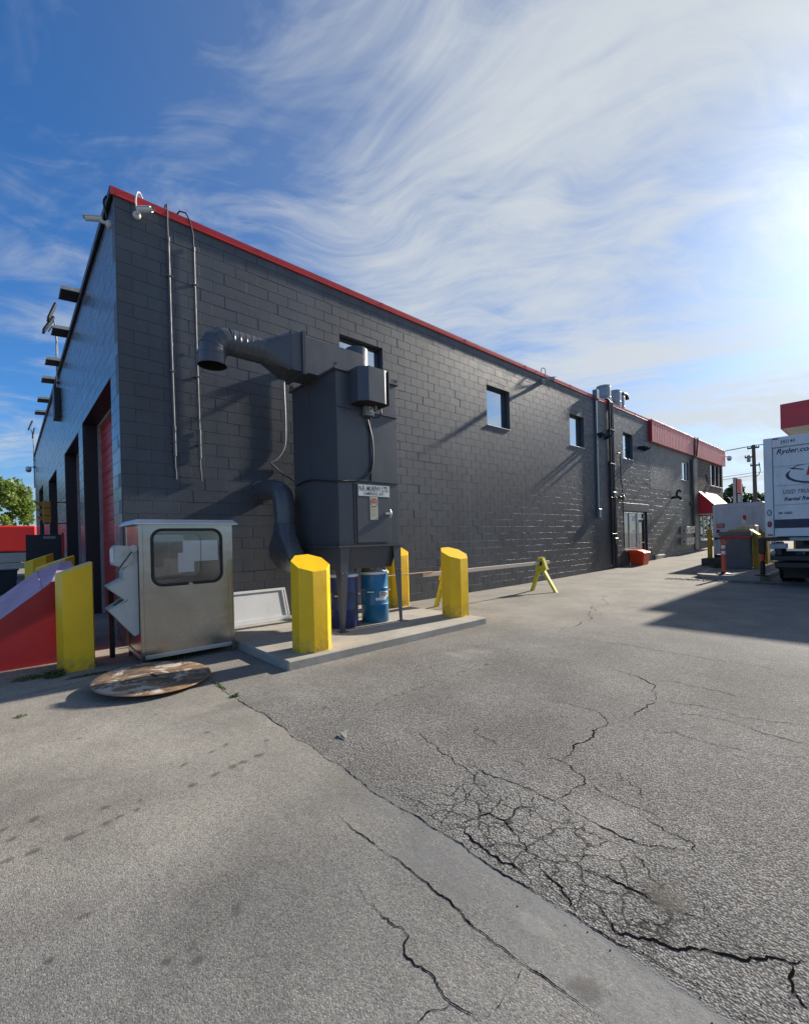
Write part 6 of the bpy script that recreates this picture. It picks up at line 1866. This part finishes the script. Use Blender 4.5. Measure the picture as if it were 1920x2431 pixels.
for (x, z) in ((-.28, 8.40), (-.05, 8.40), (.28, 8.40), (.44, 8.40), (-.46, 7.66), (-.2, 7.66), (.44, 6.93), (-.1, 6.93)):
    part('insulator', M_GREYBOX, up, lambda m: m.lathe([(.04, 0), (.055, .04), (.03, .07), (.05, .11), (.02, .15)], (x, 44.9, z), 10))
part('transformer', M_GREYBOX, up, lambda m: m.lathe([(.10, 7.2), (.13, 7.23), (.13, 7.72), (.10, 7.75)], (-.22, 44.8, 0), 14))
part('guy_bracket', M_DARK, up, lambda m: m.tube(smooth_path([(.46, 44.9, 6.85), (.50, 44.9, 6.4), (.40, 44.9, 6.1), (.16, 44.9, 5.9)]), .03, 6))
for i, (a, b) in enumerate((((-30, 45.5, 8.25), (.28, 44.9, 8.55)), ((-30, 45.5, 8.0), (-.05, 44.9, 8.5)), ((-30, 45.5, 6.2), (.1, 44.9, 6.28)), ((-30, 45.5, 6.0), (.1, 44.9, 6.05)),
                            ((.28, 44.9, 8.55), (40, 45.5, 8.3)), ((.44, 44.9, 8.5), (40, 45.5, 8.05)), ((.1, 44.9, 6.28), (40, 45.5, 6.1)))):
    pts = [tuple(a[k] + (b[k] - a[k]) * t - (k == 2) * .7 * 4 * t * (1 - t) * .6 for k in range(3)) for t in np.linspace(0, 1, 14)]
    part('overhead_wire', M_DARK, up, lambda m: m.tube(pts, .018, 5, False))


def tree(name, base, h, rad, zc, nleaf, leafm, label, seed, size=.28, group=None):
    rs = np.random.default_rng(seed)
    t = thing(name, label, 'tree', base, group=group)
    bx_, by_, bz_ = base
    mb = MB()
    mb.tube([(bx_, by_, bz_ - .1), (bx_ + .05, by_, bz_ + h * .2), (bx_ - .05, by_ + .05, bz_ + h * .45), (bx_, by_, bz_ + h * .8)], [h * .030, h * .024, h * .016, h * .005], 10)
    tips = []
    for k in range(16):
        a = rs.uniform(0, 2 * math.pi); z0 = rs.uniform(.25, .65) * h
        L = rad[0] * rs.uniform(.55, .95)
        e = (bx_ + math.cos(a) * L, by_ + math.sin(a) * L, bz_ + z0 + rs.uniform(.1, .3) * h)
        mid = (bx_ + math.cos(a) * L * .5, by_ + math.sin(a) * L * .5, bz_ + z0 + .10 * h)
        mb.tube([(bx_, by_, bz_ + z0), mid, e], [h * .010, h * .006, h * .002], 6)
        tips.append(e)
    B(mb, 'trunk', M_TREEBARK, t)
    # leaf clumps
    cl = []
    for k in range(70):
        v = rs.normal(size=3); v /= np.linalg.norm(v)
        r = rs.uniform(.45, 1.0) ** .6
        c = np.array((bx_, by_, bz_ + zc)) + v * r * np.array(rad) * rs.uniform(.8, 1.08)
        cl.append((c, rs.uniform(.13, .26) * rad[0]))
    per = nleaf // len(cl)
    V = []; Fc = []
    for (c, cr) in cl:
        d = rs.normal(size=(per, 3)); d /= np.linalg.norm(d, axis=1)[:, None]
        p = c + d * (cr * rs.uniform(.3, 1.0, size=(per, 1)) ** .5)
        for i in range(per):
            u = rs.normal(size=3); u /= np.linalg.norm(u)
            w = np.cross(u, rs.normal(size=3)); w /= np.linalg.norm(w)
            s = size * rs.uniform(.6, 1.3)
            o = len(V)
            V += [tuple(p[i] + u * s * .6), tuple(p[i] + w * s * .35), tuple(p[i] - u * s * .6), tuple(p[i] - w * s * .35)]
            Fc.append((o, o + 1, o + 2, o + 3))
    mb = MB(); mb.v = V; mb.f = Fc
    B(mb, 'crown', leafm, t, smooth=False)
    return t


tree('broadleaf_tree', (-58, -2.6, 0), 9.6, (3.9, 3.9, 3.6), 6.2, 12000, M_LEAF, 'bright green leafy tree beyond the red trailer at the left edge', 5, .34)
tree('broadleaf_tree', (-63, -9.5, 0), 9.0, (4.2, 4.2, 3.6), 5.6, 5000, M_LEAF, 'second leafy tree farther out beyond the left edge of the yard', 6, .4)
tree('street_tree', (-3.6, 56, .4), 6.2, (1.7, 1.7, 2.3), 3.9, 5000, M_LEAFD, 'dark green street tree behind the pylon sign', 8, .22)
tree('street_tree', (-1.6, 58, .4), 5.0, (1.5, 1.5, 1.8), 3.2, 3500, M_LEAFD, 'lower green street tree right of the pylon sign', 9, .22)
tree('street_tree', (.4, 52, .4), 5.4, (1.1, 1.3, 2.2), 3.4, 4500, M_LEAFD, 'dark street tree behind the utility pole at the box truck edge', 10, .20)
hd2 = thing('street_hedge', 'low dark hedge along the street behind the cargo trailer', 'hedge', (2, 54, .4))
_rs = np.random.default_rng(4)
V = []; Fc = []
for i in range(5200):
    p = np.array((_rs.uniform(-6, 10), 54 + _rs.uniform(-.8, .8), .4 + 3.6 * _rs.uniform(0, 1) * (.8 + .2 * math.sin(i))))
    u = _rs.normal(size=3); u /= np.linalg.norm(u); w = np.cross(u, _rs.normal(size=3)); w /= np.linalg.norm(w)
    s = .22
    o = len(V); V += [tuple(p + u * s * .6), tuple(p + w * s * .4), tuple(p - u * s * .6), tuple(p - w * s * .4)]; Fc.append((o, o + 1, o + 2, o + 3))
mb = MB(); mb.v = V; mb.f = Fc
B(mb, 'hedge_leaves', M_LEAFD, hd2, smooth=False)


# ================================================================== weeds and litter
def weeds(x, y, rx, ry, n, h, label, mat=M_GRASS, seed=1, rz=0.0):
    rs = np.random.default_rng(seed)
    V = []; Fc = []
    for i in range(n):
        a = rs.uniform(0, 2 * math.pi); r = math.sqrt(rs.uniform(0, 1))
        lx, ly = r * math.cos(a) * rx, r * math.sin(a) * ry
        px_ = x + lx * math.cos(rz) - ly * math.sin(rz); py_ = y + lx * math.sin(rz) + ly * math.cos(rz)
        hh = h * rs.uniform(.35, 1.1) * (1.1 - .6 * r)
        d = rs.normal(size=2) * .55 * hh
        w = rs.normal(size=2); w = w / np.linalg.norm(w) * rs.uniform(.004, .010)
        g = G(py_)
        o = len(V)
        V += [(px_ - w[0] * .6, py_ - w[1] * .6, g), (px_ + w[0] * .6, py_ + w[1] * .6, g), (px_ + d[0] * .5 + w[0], py_ + d[1] * .5 + w[1], g + hh * .65), (px_ + d[0] * .5 - w[0], py_ + d[1] * .5 - w[1], g + hh * .65), (px_ + d[0] * 1.2, py_ + d[1] * 1.2, g + hh * .9)]
        Fc += [(o, o + 1, o + 2, o + 3), (o + 3, o + 2, o + 4)]
    mb = MB(); mb.v = V; mb.f = Fc
    o = B(mb, 'weed_tuft', mat, None, smooth=False, label=label, cat='weeds', group='weeds in the pavement joints')
    return o


weeds(1.12, -.92, .14, .10, 420, .10, 'dense green weed tuft at the foot of the large yellow bollard', seed=1)
weeds(1.05, -1.16, .10, .14, 160, .06, 'thin green weeds along the joint left of the large bollard', seed=2)
weeds(1.42, -.62, .05, .22, 260, .035, 'short dry weeds in the joint right of the large bollard', M_DRYGR, 3)
weeds(1.32, .30, .14, .32, 420, .06, 'green weeds growing under the stainless cabinet', seed=4)
weeds(2.95, .365, .20, .012, 110, .025, 'mossy weeds in the long bay joint near the disc', seed=5)
weeds(3.42, .36, .04, .025, 60, .045, 'small leafy weed in the long bay joint', seed=6)
weeds(3.42, 18.2, .14, .30, 300, .34, 'tall yellow green weeds beside the concrete pedestal', M_DRYGR, 7)
weeds(2.5, -1.25, .05, .05, 40, .02, 'tiny weed sprouts in the pale asphalt at the left', seed=8)
lf = MB()
lf.add([(4.90, .62, .012), (4.94, .60, .03), (4.99, .63, .02), (4.95, .66, .035), (5.03, .60, .008), (4.97, .585, .012)], [(0, 1, 3), (1, 2, 3), (1, 4, 2), (1, 5, 4)])
B(lf, 'curled_leaf', M_LITTER, None, smooth=False, label='small curled grey green leaf on the asphalt', cat='leaf')
# loose crumbs of asphalt along the crazed area: too many to count
mb = MB()
for i in range(420):
    k_ = random.choice(['D11', 'C6', 'C5', 'D9', 'seam', 'C4', 'D12', 'D10', 'D2', 'D1'])
    p = random.choice(CRACKS[k_])
    x = p[0] + random.gauss(0, .06); y = p[1] + random.gauss(0, .05); s = random.uniform(.0015, .0045)
    mb.loft([[(x + s * math.cos(a + i) * random.uniform(.7, 1.2), y + s * math.sin(a + i) * random.uniform(.7, 1.2), .001) for a in np.linspace(0, 2 * math.pi, 5, endpoint=False)], [(x + s * .5 * math.cos(a), y + s * .5 * math.sin(a), s * 1.1) for a in np.linspace(0, 2 * math.pi, 5, endpoint=False)]])
B(mb, 'asphalt_crumbs', M_CRUMB, ground, smooth=False, kind='stuff')
# black loose patching along the island edge
mb = MB()
for i in range(700):
    x = random.uniform(2.9, 6.5); y = 14.45 + random.gauss(0, .12) + (x - 4) * -.06; s = random.uniform(.008, .03)
    mb.loft([[(x + s * math.cos(a + i), y + s * math.sin(a + i), G(y) + .001) for a in np.linspace(0, 2 * math.pi, 5, endpoint=False)], [(x + s * .5 * math.cos(a), y + s * .5 * math.sin(a), G(y) + s * .5) for a in np.linspace(0, 2 * math.pi, 5, endpoint=False)]])
B(mb, 'loose_patching', M_CONCD, ground, smooth=False, kind='stuff')
